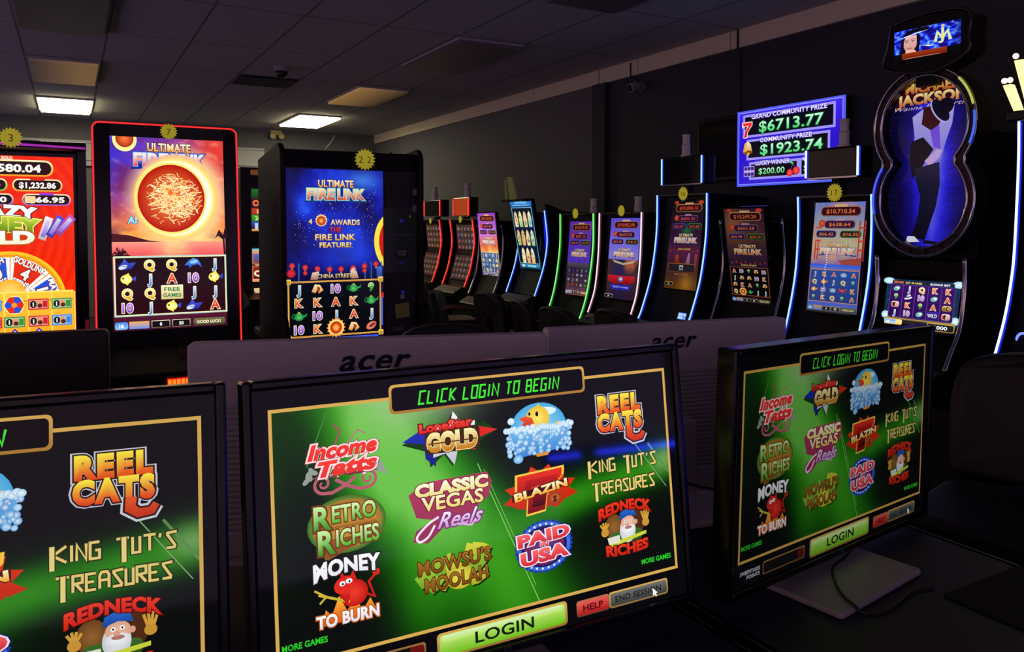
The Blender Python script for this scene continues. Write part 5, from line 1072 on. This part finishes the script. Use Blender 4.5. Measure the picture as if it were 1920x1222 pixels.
Geo().tube([(x, -.002, EZ + z) for x, z in inn], .008, 8, closed=True).build('case_rim', CHROME, fr, smooth=True)
g = Geo()
for i in range(2, n_ - 1, 3):
    if abs(oct_[i][1]) < .03: continue
    (x0, z0), (x1, z1) = oct_[i], inn[i]; dx, dz = (oct_[i][0] - oct_[i - 1][0]) * .1, (oct_[i][1] - oct_[i - 1][1]) * .1
    g.prism([(x0 - dx, z0 - dz), (x0 + dx, z0 + dz), (x1 + dx, z1 + dz), (x1 - dx, z1 - dz)], -.006, .0, lambda a, b, d: (a, d, EZ + b))
g.build('case_seam', BLACKG, fr)
a = poster_art(); a.build('poster', screen_mat('poster_glow', .75), t, lambda x, y, d: (x, .068 - d, EZ + y), .0006)
LO = [(x, z) for x, z in oct_ if x < -.1 and -.3 < z < .0]; LO.sort(key=lambda q: q[1])
led_strip([(x * .99, -.014, EZ + z) for x, z in LO], led('led_case_blue', (90, 110, 255), (30, 30, 190), .7, .3), fr, .006)
RI = sorted([(x, z) for x, z in oct_ if x > .1 and .06 < z < .42], key=lambda q: q[1])
led_strip([(x * .99, -.014, EZ + z) for x, z in RI if z < .26], led('led_case_blue2', (80, 120, 250), (24, 40, 190), .7, .3), fr, .006); led_strip([(x * .99, -.014, EZ + z) for x, z in RI if z > .25], led('led_case_lime', (215, 225, 110), (90, 110, 30), .6, .2), fr, .006)
# header sign, a rounded barrel shape
c = [at(x, y, X=3.97) for x, y in ((1670, 50), (1745, 23), (1815, 17), (1818, 60), (1812, 98), (1745, 134), (1661, 131), (1664, 90))]
c = [(-(q.y - Ym), q.z) for q in c]; cc = [(q.x, q.y) for q in spline([(x, z, 0) for x, z in c + [c[0]]], 5)][:-1]
hd = Geo().prism(cc, -.03, .12, lambda a, b, d: (a, d, b)).build('header_sign', DARK, t, bevel=.012, seg=3)
Geo().tube([(x, -.03, z) for x, z in cc], .009, 8, closed=True).build('header_rim', GUN, hd, smooth=True)
Geo().box(-.06, .06, .02, .1, 2.15, 2.3).build('header_post', DARK, t)
q = [at(x, y, X=3.96) for x, y in ((1676, 61), (1803, 34), (1801, 81), (1676, 104))]; q = [(-(v.y - Ym), v.z) for v in q]
a = jackson_topper_art(); h_ = Matrix
u0 = Vector((q[3][0], -.034, q[3][1])); U_ = Vector((q[2][0] - q[3][0], 0, q[2][1] - q[3][1])); V_ = Vector((q[0][0] - q[3][0], 0, q[0][1] - q[3][1]))
a.build('header_screen', SCR_HI, hd, lambda x, y, d: tuple(u0 + U_ * (x / 800) + V_ * (y / 460) + Vector((0, -d, 0))), .0003)

# the machine cut off by the right edge of the photo: ice-blue strip, marquee of stepped fins with bulbs
t = curved_slot('black slot machine with a bright ice blue strip, cut off by the right edge', 2.127, 1.50, Z([(4.01, 1.914), (4.015, 1.683), (4.0, 1.305), (3.978, 1.139), (3.926, .95), (3.835, .745)]), 'ice', None, group=None, buttons=0, trim=True, depth=.55)
Geo().box(-.24, .24, .055, .08, 1.0, 1.8).build('display', GLASS, t, bevel=.004)
b_ = at(1917, 637, X=3.93); Geo().tube([(-(b_.y - 1.8135) + .03 * math.cos(2 * PI * k / 20), -.06, b_.z + .03 * math.sin(2 * PI * k / 20)) for k in range(20)], .006, 8, closed=True).build('button_ring', LED['deep'][0], t, smooth=True)
FIN = mat('marquee_fin', (255, 240, 170), .4, em=(255, 236, 150), ems=1.5); FINE = mat('marquee_edge', (120, 90, 40), .3, .8)
mq = Geo().box(-.33, .33, -.06, .12, 1.90, 1.95).build('marquee_base', BLACKG, t, bevel=.008)
for i, (x0, h, le) in enumerate(((-.285, .13, -.05), (-.225, .24, -.06), (-.155, .33, -.05), (-.08, .36, -.02), (.0, .37, 0), (.08, .36, .02), (.155, .33, .05), (.225, .24, .06), (.285, .13, .05))):
    f_ = Geo().prism([(x0 - .018, 1.95), (x0 + .018, 1.95), (x0 + .022 + le, 1.95 + h), (x0 - .022 + le, 1.95 + h)], -.05, -.02, lambda a, b, d: (a, d, b)).build('marquee_fin', FIN, t, bevel=.004)
    for k in range(2 if i % 2 == 0 else 1): Geo().lathe([(.001, -.014), (.01, -.01), (.014, 0), (.01, .01), (.001, .014)], (x0 + le - .012 + .026 * k, -.05, 1.95 + h + .02), 10).build('bulb', mat('bulb_pink', (255, 225, 215), .4, em=(255, 205, 190), ems=2.0), f_, smooth=True)
ld = at(1905, 698, X=3.75); Geo().box(-.33, .33, -.34, -.08, .66, .70).build('button_deck', mat('deck_tan', (120, 100, 84), .35, .4), t, bevel=.006)

# a low game table behind the photographer: its blue edge strips show as reflections in the middle monitor
t = empty('game_table', (3.1, -2.75, 0), math.radians(23.9), 'low game table edged with blue light strips, seen only mirrored in the middle monitor', 'game table')
Geo().box(-.62, .62, -.35, .35, .70, .80).build('table_top', BLACKG, t, bevel=.01)
Geo().box(-.5, .5, -.25, .25, 0, .70).build('table_base', DARK, t)
EDGE = led('led_edge_blue', (40, 50, 255), (20, 24, 200), 34.0, .6)
for x0, x1 in ((-.58, -.38), (-.27, .38), (.50, .61)): led_strip([(x0, .362, .765), (x1, .362, .765)], [EDGE[0], EDGE[0]], t, .008)
led_strip([(.56, .36, .83), (.56, .36, .93)], [EDGE[0], EDGE[0]], t, .006); Geo().box(.53, .59, .28, .355, .80, .98).build('player_panel', BLACKG, t)

# wall displays
t = empty('prize_display', (4.76, 4.14, 0), -PI / 2, 'blue framed wall display of the community prizes', 'display')
z0, z1 = .312 + CAMZ, .883 + CAMZ
Geo().box(-.5, .5, -.05, .0, z0 - .012, z1 + .012).build('housing', BLACKG, t, bevel=.006)
prize_art().build('screen', SCR_HI, t, plane_fn(1000, 580, (-.497, -.052, z0 - .004), (1, 0, 0), (0, 0, 1), (0, -1, 0), .985, z1 - z0 + .008), .0003)
g = Geo(); g.box(-.5, .5, -.06, -.048, z1, z1 + .012).box(-.5, .5, -.06, -.048, z0 - .014, z0).box(-.502, -.49, -.06, -.048, z0 - .012, z1 + .012).box(.49, .502, -.06, -.048, z0 - .012, z1 + .012)
g.build('lit_frame', mat('frame_blue', (96, 110, 245), .4, em=(80, 96, 245), ems=.9), t)
a0 = at(1308, 238, X=4.70); a1 = at(1382, 336, X=4.70)
t = empty('wall_television', (4.76, (a0.y + a1.y) / 2, 0), -PI / 2, 'switched off black television on the wall left of the prize display', 'television')
hw = (a0.y - a1.y) / 2; Geo().box(-hw, hw, -.06, 0, a1.z, a0.z + .05).build('housing', BLACKG, t, bevel=.006); Geo().box(-hw + .02, hw - .02, -.063, -.058, a1.z + .025, a0.z + .025).build('screen', GLASS, t)

# ------------------------------------------------------------------ the big screens facing the camera
# red framed portrait machine
t = empty('slot_machine', (.436, 4.27, 0), 0, 'big portrait slot machine in a glowing red frame showing a fireball over a sunset', 'slot machine', 'portrait machines facing the login desk')
TL_ = math.radians(3.8)
def tl(x, d, z): return (x - .436, (z - 1.36) * math.tan(TL_) - d, z)      # a point on the leaning front, d in front of it
def slab(x0, x1, z0, z1, d0, d1, r, n=5):
    pts = Art(1, 1).rr_pts(x0, z0, x1, z1, r, n); return Geo().prism(pts, d0, d1, lambda a, b, d: tl(a, d, b))
slab(.105, .765, .69, 1.90, -.10, .0, .025).build('display_housing', BLACKG, t)
F_ = [q for q in Art(1, 1).rr_pts(.103, .60, .767, 1.903, .03, 6) if q[1] > 1.0]; F_ = [(.767, .70)] + F_ + [(.103, .70)]
g = Geo(); g.m = 0; g.tube([tl(a, .004, b) for a, b in F_], .0032, 8); g.m = 1; g.tube([tl(a, -.002, b) for a, b in F_], .006, 8); g.build('light_frame', LED['red2'], t, smooth=True)
a = sunset_art(); o_ = Vector(tl(.176, .002, .888)); v_ = (Vector(tl(.176, 0, 1.838)) - Vector(tl(.176, 0, .888)))
a.build('screen', SCR_HI, t, plane_fn(600, 1000, o_, (1, 0, 0), v_.normalized(), (0, -1, 0), .524, v_.length), .0003)
Geo().prism([(-.05, .80), (-.22, .70), (-.22, .66), (-.05, .60), (-.02, .0), (.5, .0), (.5, .86), (.08, .86)], -.31, .31, lambda y, z, x: (x, y, z)).build('cabinet', DARK, t, bevel=.006)
Geo().box(-.24, .24, .08, .4, .8, 1.6).build('support', DARK, t)
ba = Geo().box(-.052, .062, -.235, -.2, .628, .682).build('bill_acceptor', BLACKG, t, bevel=.005)
g = Geo()
for k in range(5): g.box(-.042 + .0195 * k, -.027 + .0195 * k, -.240, -.234, .643, .668)
g.build('red_light', mat('led_segment', (255, 120, 40), .4, em=(255, 110, 30), ems=1.8), ba); Geo().box(-.046, .058, -.237, -.2345, .636, .675).build('red_lens', mat('led_lens', (200, 10, 6), .3, em=(220, 14, 6), ems=.8), ba)
Geo().box(.02, .055, -.128, -.05, .735, .79).build('ticket_printer', mat('brown_plastic', (70, 36, 32), .5), t, bevel=.004)
number_sign('7', (.441, 4.27 + (1.872 - 1.36) * math.tan(TL_) - .012, 1.872), .042, 0, 'yellow starburst sign numbered 7 on the red framed machine')
# starry skill cabinet
t = empty('slot_machine', (1.36, 4.17, 0), 0, 'black cabinet machine with raised side walls and a starry blue screen', 'slot machine', 'portrait machines facing the login desk')
X0 = 1.36
for d, xa, xb in ((-1, .950, .978), (1, 1.722, 1.750)):
    r_ = .07; pts = [(-.05, .0), (.5, .0), (.5, 1.78)] + [(-.05 + r_ - r_ * math.sin(PI / 2 * k / 7), 1.832 - r_ + r_ * math.cos(PI / 2 * k / 7)) for k in range(8)] + [(-.05, .95), (-.13, .84), (-.13, .74), (-.05, .64)]
    Geo().prism(pts, xa - X0, xb - X0, lambda y, z, x: (x, y, z)).build('side_panel', DARK, t, bevel=.006)
Geo().box(.978 - X0, 1.722 - X0, .03, .5, 0, 1.78).build('cabinet', DARK, t)
Geo().prism([(-.012, 1.708), (.03, 1.708), (.03, 1.80), (.012, 1.805)], .978 - X0, 1.722 - X0, lambda y, z, x: (x, y, z)).build('header_panel', DARK, t, bevel=.003)
Geo().box(.978 - X0, 1.53 - X0, .0, .03, .74, 1.708).build('display_housing', BLACKG, t)
china_art().build('screen', SCR, t, plane_fn(600, 1000, (.99 - X0, -.003, .79), (1, 0, 0), (0, 0, 1), (0, -1, 0), .533, .912), .0003)
cp = Geo().box(1.532 - X0, 1.722 - X0, -.004, .03, .66, 1.706).build('control_column', mat('column_black', (14, 14, 16), .5, bump=(200, .05)), t, bevel=.003)
Geo().box(1.53 - X0, 1.724 - X0, -.006, .0, 1.345, 1.351).build('door_seam', GUN, cp)
for px, py in ((778, 360), (777.6, 391)): q = at(px, py, Y=4.16); Geo().box(q.x - X0 - .012, q.x - X0 + .012, -.014, -.002, q.z - .02, q.z + .02).build('hinge', mat('hinge_grey', (120, 118, 122), .4, .5), cp, bevel=.002)
q = at(769, 406, Y=4.16); Geo().lathe([(.008, 0), (.008, .006)], (q.x - X0, -.004, q.z), 14, Matrix.Rotation(PI / 2, 3, 'X')).build('lock', mat('brass', (180, 140, 70), .3, .9), cp)
for px, py, r_ in ((753.6, 414, .011), (754, 493, .006), (756, 548, .011)): q = at(px, py, Y=4.16); Geo().lathe([(r_, 0), (r_ * .8, .008)], (q.x - X0, -.004, q.z), 16, Matrix.Rotation(PI / 2, 3, 'X')).build('indicator', mat('indicator_blue', (50, 44, 170), .3, em=(40, 36, 170), ems=.3), cp, smooth=True)
q = at(755, 556, Y=4.16); Geo().box(q.x - X0 - .012, q.x - X0 + .012, -.008, -.003, q.z - .012, q.z + .012).build('indicator', mat('lens_white', (150, 150, 156), .3), cp)
q0 = at(741, 487, Y=4.16); q1 = at(767, 465, Y=4.16)
word_art(['PAID', 'TICKET'], 200, 160, (20, 20, 30), (170, 170, 184), 30).build('slot_label', PRINT, cp, plane_fn(200, 160, (q0.x - X0, -.006, q0.z), (1, 0, 0), (0, 0, 1), (0, -1, 0), q1.x - q0.x, q1.z - q0.z), .0005)
g = Geo(); w_, h_ = q1.x - q0.x, q1.z - q0.z
for bx in ((0, w_, 0, .004), (0, w_, h_ - .004, h_), (0, .004, 0, h_), (w_ - .004, w_, 0, h_)): g.box(q0.x - X0 + bx[0], q0.x - X0 + bx[1], -.010, -.004, q0.z + bx[2], q0.z + bx[3])
g.build('label_frame', mat('frame_grey', (66, 66, 82), .5), cp)
Geo().box(1.575 - X0, 1.645 - X0, -.012, -.003, .80, .835).build('ticket_slot', mat('slot_grey', (62, 62, 70), .4), cp, bevel=.003)
q0 = at(742, 596, Y=4.155); q1 = at(768, 568, Y=4.155)
pa = Art(100, 110); pa.rect(0, 0, 100, 110, (150, 156, 72), (140, 146, 66))
for k in range(6): pa.stroke([(10, 96 - 16 * k), (40, 98 - 16 * k + (k % 2) * 2), (88 - (k % 3) * 14, 97 - 16 * k)], 2.2, (84, 88, 40))
nt = pa.build('paper_note', PRINT, None, lambda x, y, d: ((x - 50) / 100 * (q1.x - q0.x), -d, (y - 55) / 110 * (q1.z - q0.z)), .0005); nt.location = ((q0.x + q1.x) / 2, 4.16, (q0.z + q1.z) / 2); nt.rotation_euler = (0, -.08, 0)
tag(nt, 'yellow handwritten paper note taped low on the black cabinet', 'note')
for px, py in ((734, 287), (763, 289)): q = at(px, py, Y=4.16); Geo().lathe([(.007, 0), (.004, .005)], (q.x - X0, -.002, q.z), 10, Matrix.Rotation(PI / 2, 3, 'X')).build('screw', GUN, t)
Geo().prism([(-.05, .79), (-.30, .74), (-.30, .70), (-.05, .66)], .978 - X0, 1.722 - X0, lambda y, z, x: (x, y, z)).build('button_deck', BLACKG, t, bevel=.006)
number_sign('2 2', (1.416, 4.155, 1.762), .061, 0, 'bright yellow starburst sign numbered 2 2 on the black cabinet machine')
# red wheel machine cut off at the left edge
t = empty('slot_machine', (-.22, 4.2, 0), 0, 'slot machine with a bright red and gold wheel screen, cut off by the left edge', 'slot machine', 'portrait machines facing the login desk')
Geo().box(-.31, .262, .0, .55, .0, 1.745).build('cabinet', DARK, t, bevel=.008)
Geo().box(-.29, .255, -.03, .02, .80, 1.738).build('display_housing', BLACKG, t, bevel=.006)
crazy_art().build('screen', SCR_HI, t, plane_fn(660, 1000, (-.234, -.034, .9), (1, 0, 0), (0, 0, 1), (0, -1, 0), .472, .815), .0003)
tp = Geo().prism([(q.x, q.y) for q in spline([(-.06, 1.742, 0), (-.075, 1.76, 0), (-.04, 1.785, 0), (.1, 1.79, 0), (.3, 1.77, 0)], 5)] + [(.3, 1.742)], -.31, .292, lambda y, z, x: (x, y, z)).build('top_cap', mat('purple_gloss', (44, 16, 52), .15, .3), t, smooth=False)
led_strip([(-.30, -.078, 1.762), (.0, -.078, 1.764), (.288, -.072, 1.757)], LED['purple'], tp, .005)
Geo().box(.275, .29, -.04, .0, .90, .96).build('side_button', mat('button_crimson', (120, 20, 44), .4, em=(120, 14, 40), ems=.4), t, bevel=.004); Geo().box(.255, .292, -.02, .3, .0, 1.742).build('side_wall', BLACKG, t)
Geo().prism([(-.03, .80), (-.28, .74), (-.28, .69), (-.03, .62)], -.31, .262, lambda y, z, x: (x, y, z)).build('button_deck', BLACKG, t, bevel=.006)
number_sign('3', (-.22, 4.115, 1.79), .047, 0, 'yellow starburst sign numbered 3 on top of the red wheel machine')
# older two-screen machine far behind, seen in the gap
t = empty('slot_machine', (1.87, 8.5, 0), 0, 'older orange and green two screen slot machine seen in the gap far behind', 'slot machine')
Geo().box(-.32, .32, .0, .6, 0, 2.0).build('cabinet', mat('brown_black_cabinet', (26, 18, 18), .5), t, bevel=.01)
Geo().box(-.215, .26, -.02, .02, 1.92, 1.975).build('header_lamp', mat('header_tan', (150, 104, 50), .5, em=(150, 96, 40), ems=.35), t, bevel=.006)
for k_, z0_, z1_ in (('top', 1.335, 1.775), ('low', .80, 1.15)):
    d_ = Geo().box(-.225, .235, -.012, .01, z0_ - .02, z1_ + .02).build('display', BLACKG, t); old_slot_art(k_).build('screen', SCR, d_, plane_fn(400, 420, (-.212, -.014, z0_), (1, 0, 0), (0, 0, 1), (0, -1, 0), .43, z1_ - z0_), .0005)
Geo().prism([(-.0, .72), (-.3, .64), (-.3, .58), (.0, .5)], -.31, .31, lambda y, z, x: (x, y, z)).build('button_deck', GUN, t, bevel=.01)
Geo().prism([(-.008, .60), (-.008, .72), (-.06, .70), (-.16, .60)], -.2, .2, lambda y, z, x: (x, y - .02, z + .015)).build('lit_deck_panel', mat('deck_lamp', (250, 225, 170), .4, em=(250, 220, 160), ems=.7), t)

# ------------------------------------------------------------------ seats: dark swivel stools and office chairs
def stool(x, y, rz, label, top=.86, group='dark stools at the wall row', w=.44):
    t = empty('swivel_chair', (x, y, 0), rz, label, 'chair', group); sz = top - .36
    bk = [(q.x, q.y) for q in spline([(-w / 2, -.17, 0), (-w / 2 - .005, .05, 0), (-w / 2 + .05, .155, 0), (0, .18, 0), (w / 2 - .05, .155, 0), (w / 2 + .005, .05, 0), (w / 2, -.17, 0)], 5)]
    Geo().prism(bk, 0, .07, lambda a, b, d: (a, -.21 - d - (b + .17) * .12 + abs(a) ** 2 * .6, top - .18 + b)).build('backrest', FABRIC, t, bevel=.018, seg=3)
    Geo().prism(Art(1, 1).rr_pts(-w / 2, -.2, w / 2, .22, .1), sz - .08, sz, lambda a, b, d: (a, b, d)).build('seat', FABRIC, t, bevel=.02, seg=3)
    Geo().box(-.04, .04, -.27, -.14, sz - .10, sz - .06).box(-.04, .04, -.30, -.27, sz - .10, top - .2).build('back_bracket', DARK, t)
    Geo().lathe([(.035, sz - .08), (.035, .03)], (0, 0, 0), 16).build('pedestal', GUN, t, smooth=True)
    Geo().lathe([(.0, .045), (.08, .04), (.22, .015), (.23, 0)], (0, 0, 0), 28).build('base', GUN, t, smooth=True)
    return t
for (px, y_, tp_, lb) in ((3.25, 7.55, .82, 'dark stool back in front of the red lit machine nearest the corner'), (3.22, 6.90, .86, 'dark stool back in front of the red lit machine with the orange topper'), (3.25, 5.72, .85, 'dark stool back in front of the leaning surfboard screen'), (3.3, 5.20, .82, 'dark stool back left of the green lit machine, beside another stool'), (3.28, 4.72, .82, 'dark stool back at the foot of the green lit machine'), (3.22, 3.93, .88, 'dark stool back in front of the tall blue lit machine')):
    stool(px, y_, -PI / 2 + random.uniform(-.25, .25), lb, tp_)
t = stool(3.05, 6.25, -PI / 2 - .6, 'dark stool with a curved tan arm in front of the silver curved machine', .82)
Geo().tube([(.2, -.2, .66), (.27, -.1, .70), (.28, .08, .69), (.24, .16, .66)], .02, 8).build('armrest', mat('arm_tan', (96, 62, 44), .4), t, smooth=True)
Geo().tube([(.16 * math.cos(2 * PI * k / 24), .16 * math.sin(2 * PI * k / 24), .24) for k in range(24)], .01, 8, closed=True).build('foot_ring', mat('ring_copper', (150, 96, 70), .3, .8), t, smooth=True)
stool(1.72, 7.5, 0, 'dark chair at the older two screen machine, seen low in the gap', .80, None)
stool(1.10, 2.34, PI - .35, 'black chair on the far side of the desk behind the left pale monitor', 1.045, 'office chairs at the desk', .40)
stool(2.06, 1.02, PI / 2 + .25, 'black chair beside the right end of the desk', 1.055, 'office chairs at the desk', .52)

# ------------------------------------------------------------------ the desk with its monitors
DK = .815
def desk(x0, x1, label, edge):
    t = empty('desk', ((x0 + x1) / 2, 1.05, 0), 0, label, 'desk', 'desks with the login monitors'); h = (x1 - x0) / 2
    Geo().box(-h, h, -.72, .62, DK - .03, DK).build('desktop', DESK, t, bevel=.003)
    for x, s_ in ((-h, 1), (h, -1)): Geo().box(min(x, x + s_ * .012), max(x, x + s_ * .012), -.72, .62, DK - .03, DK).build('edge_trim', ALU, t)
    for x in (-h + .03, h - .06): Geo().box(x, x + .03, -.62, .55, 0, DK - .03).build('side_panel', DARK, t)
    Geo().box(-h + .06, h - .06, -.05, -.03, .25, DK - .03).build('modesty_panel', DARK, t)
desk(-.90, .816, 'dark desk under the two nearest login monitors, left of the aluminium seam', 0); desk(.838, 1.432, 'dark desk under the right hand login monitor, right of the aluminium seam', 0)
LOB = lobby_art()
GW, GH = .575, .29
def panel_monitor(name, origin, yaw, label, group, size, tilt, roll=0.0, cat='monitor'):
    """size = (left, right, below, above) from the picture's or back's middle; origin = that middle"""
    L_, R_, B_, T_ = size; zc = origin[2] - DK
    t = empty(name, (origin[0], origin[1], DK + .0006), yaw, label, cat, group)
    n_ = Vector((0, -math.cos(tilt), math.sin(tilt))); v0 = Vector((0, math.sin(tilt), math.cos(tilt))); u0 = Vector((1, 0, 0))
    u_ = u0 * math.cos(roll) + v0 * math.sin(roll); v_ = v0 * math.cos(roll) - u0 * math.sin(roll)
    P_ = lambda x, z, d: tuple(Vector((0, 0, zc)) + u_ * x + v_ * z + n_ * d)
    return t, P_, n_, v_
def login_monitor(origin, yaw, tilt, label, k, roll=0.0, bx=-.048):
    L_, R_, B_, T_ = GW / 2 + .031, GW / 2 + .028, GH / 2 + .052, GH / 2 + .037
    t, P_, n_, v_ = panel_monitor('login_monitor', origin, yaw, label, 'login monitors facing the camera', (L_, R_, B_, T_), tilt, roll)
    b = .011; g = Geo()
    for x0, x1, z0, z1 in ((-L_, -L_ + b, -B_, T_), (R_ - b, R_, -B_, T_), (-L_ + b, R_ - b, T_ - b, T_), (-L_ + b, R_ - b, -B_, -B_ + b)):
        g.prism([(x0, z0), (x1, z0), (x1, z1), (x0, z1)], -.028, .006, lambda a, c, d: P_(a, c, d))
    g.build('bezel', BLACKG, t, bevel=.003)
    g = Geo(); vs = [P_(x, z, -.022) for x, z in ((-L_ + .004, -B_ + .004), (R_ - .004, -B_ + .004), (R_ - .004, T_ - .004), (-L_ + .004, T_ - .004))] + [P_(x, z, -.058) for x, z in ((-L_ + .09, -B_ + .07), (R_ - .09, -B_ + .07), (R_ - .09, T_ - .07), (-L_ + .09, T_ - .07))]
    g.add(vs, [(0, 1, 2, 3), (7, 6, 5, 4), (0, 4, 5, 1), (1, 5, 6, 2), (2, 6, 7, 3), (3, 7, 4, 0)]); g.build('back_shell', BLACK, t)
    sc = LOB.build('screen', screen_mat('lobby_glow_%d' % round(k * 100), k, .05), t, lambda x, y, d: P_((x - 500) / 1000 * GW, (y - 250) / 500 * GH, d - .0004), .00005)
    Geo().lathe([(.006, 0), (.005, .002)], P_(0, -B_ + .006, .006), 14, Matrix.Rotation(PI / 2, 3, 'X')).build('logo_badge', mat('badge_grey', (60, 60, 74), .3, .6), t)
    Geo().box(-.035, .035, .05, .085, .008, .17).build('neck', SILVERP, t, bevel=.006)
    Geo().prism(Art(1, 1).rr_pts(-.127, -.10, .127, .075, .008), 0, .010, lambda a, c, d: (a + bx, c, d)).build('base', SILVERP, t, bevel=.003)
    return t
R_ = math.radians
login_monitor((.485, .900, 1.047), R_(-1.6), R_(7), 'black login monitor in the middle of the desk, its green game menu nearest and brightest', 1.0)
login_monitor((1.156, .886, 1.036), R_(8.3), R_(-.5), 'black login monitor with a dimmer green game menu at the right, silver base in view', .36, R_(-1.2))  # weaker screen glow stands in for dimming at a slanting view
_y = R_(-7); _c = Vector((.12, .915, 1.196)) - Vector((math.cos(_y), math.sin(_y), 0)) * (GW / 2) - Vector((-math.sin(_y) * math.sin(R_(7)), math.cos(_y) * math.sin(R_(7)), math.cos(R_(7)))) * (GH / 2)
login_monitor(_c, _y, R_(7), 'black login monitor cut off by the left edge, half of its menu in view', .9)
def backward_monitor(tl_, tr_, label, shell, logo, ribs=True, group='monitors seen from behind', H_=.365):
    a, b = Vector(tl_), Vector(tr_); yaw = math.atan2(b.y - a.y, b.x - a.x); w = (b - a).length; m = (a + b) / 2; W2 = w / 2
    t = empty('desktop_monitor', (m.x, m.y, DK + .0006), yaw, label, 'monitor', group); zt = m.z - DK; zb = zt - H_
    Geo().prism(Art(1, 1).rr_pts(-W2, zb, W2, zt, .008, 3), 0, .03, lambda x, z, d: (x, d, z)).build('back_cover', shell, t, bevel=.003)
    Geo().prism([(-W2 + .004, zb + .004), (W2 - .004, zb + .004), (W2 - .004, zt - .004), (-W2 + .004, zt - .004)], .03, .042, lambda x, z, d: (x, d, z)).build('bezel', BLACKG, t)
    if ribs:
        g = Geo(); z = zt - .098
        while z > zb + .03: g.box(-W2 + .012, W2 - .012, -.004, .001, z - .0055, z); z -= .009
        g.build('ribbed_vent', shell, t)
        Geo().box(-W2 + .03, W2 - .03, -.012, .0, zb + .02, zb + .06).build('port_cover', shell, t, bevel=.004)
    if logo:
        vs, fs = glyphs('acer', .02, .3, 1.06); xs = [q[0] for q in vs]; k = logo / (max(xs) - min(xs)); ox_ = (max(xs) + min(xs)) / 2
        g = Geo(); g.add([((x - ox_) * k, -.0012, zt - .052 + y * k * .86) for x, y in vs], fs); g.build('logo', mat('logo_navy', (24, 22, 52), .4), t)
    Geo().box(-.04, .04, -.03, .0, .008, zt - .2).build('neck', shell, t, bevel=.005)
    Geo().prism([(-.11, -.12), (.11, -.12), (.13, .10), (-.13, .10)], 0, .012, lambda x, y, d: (x, y, d)).build('base', shell, t, bevel=.004)
    return t
backward_monitor((.158, 1.33, 1.22), (.719, 1.15, 1.219), 'pale monitor seen from behind, left of the pair with dark logos', ACERW, .118)
backward_monitor((.813, 1.30, 1.206), (1.369, 1.20, 1.202), 'pale ribbed monitor seen from behind, right of the pair with dark logos', ACERW, .110)
backward_monitor((-.50, 1.468, 1.243), (.050, 1.40, 1.238), 'black monitor seen from behind at the left edge, below the red wheel machine', BLACK, 0, False)
tag(Geo().tube(spline([(1.02, 1.23, .93), (1.05, 1.18, .90), (1.10, 1.14, .885), (1.18, 1.10, .872)], 6), .003, 8).build('monitor_cable', _M['cable_black']), 'thin black cable hanging behind between the middle and right login monitors', 'cable')
pts = [tuple(at(1606, 1020, Z=DK + .018))] + [tuple(at(x, y, Z=DK + .0135)) for x, y in ((1584, 1045), (1562, 1064), (1566, 1090), (1580, 1115), (1600, 1133))] + [tuple(at(x, y, Z=DK + .0035)) for x, y in ((1622, 1150), (1670, 1140), (1712, 1108), (1752, 1099))]
tag(Geo().tube(spline(pts, 6), .0022, 8).build('usb_cable', _M['cable_black']), 'thin black cable lying across the silver monitor base', 'cable')
tag(Geo().prism(Art(1, 1).rr_pts(1.205, .36, 1.425, .735, .004), DK + .0006, DK + .0036, lambda x, y, d: (x, y, d)).build('mouse_pad', mat('pad_black', (8, 8, 9), .9)), 'black mouse pad on the desk at the bottom right corner', 'mouse pad')
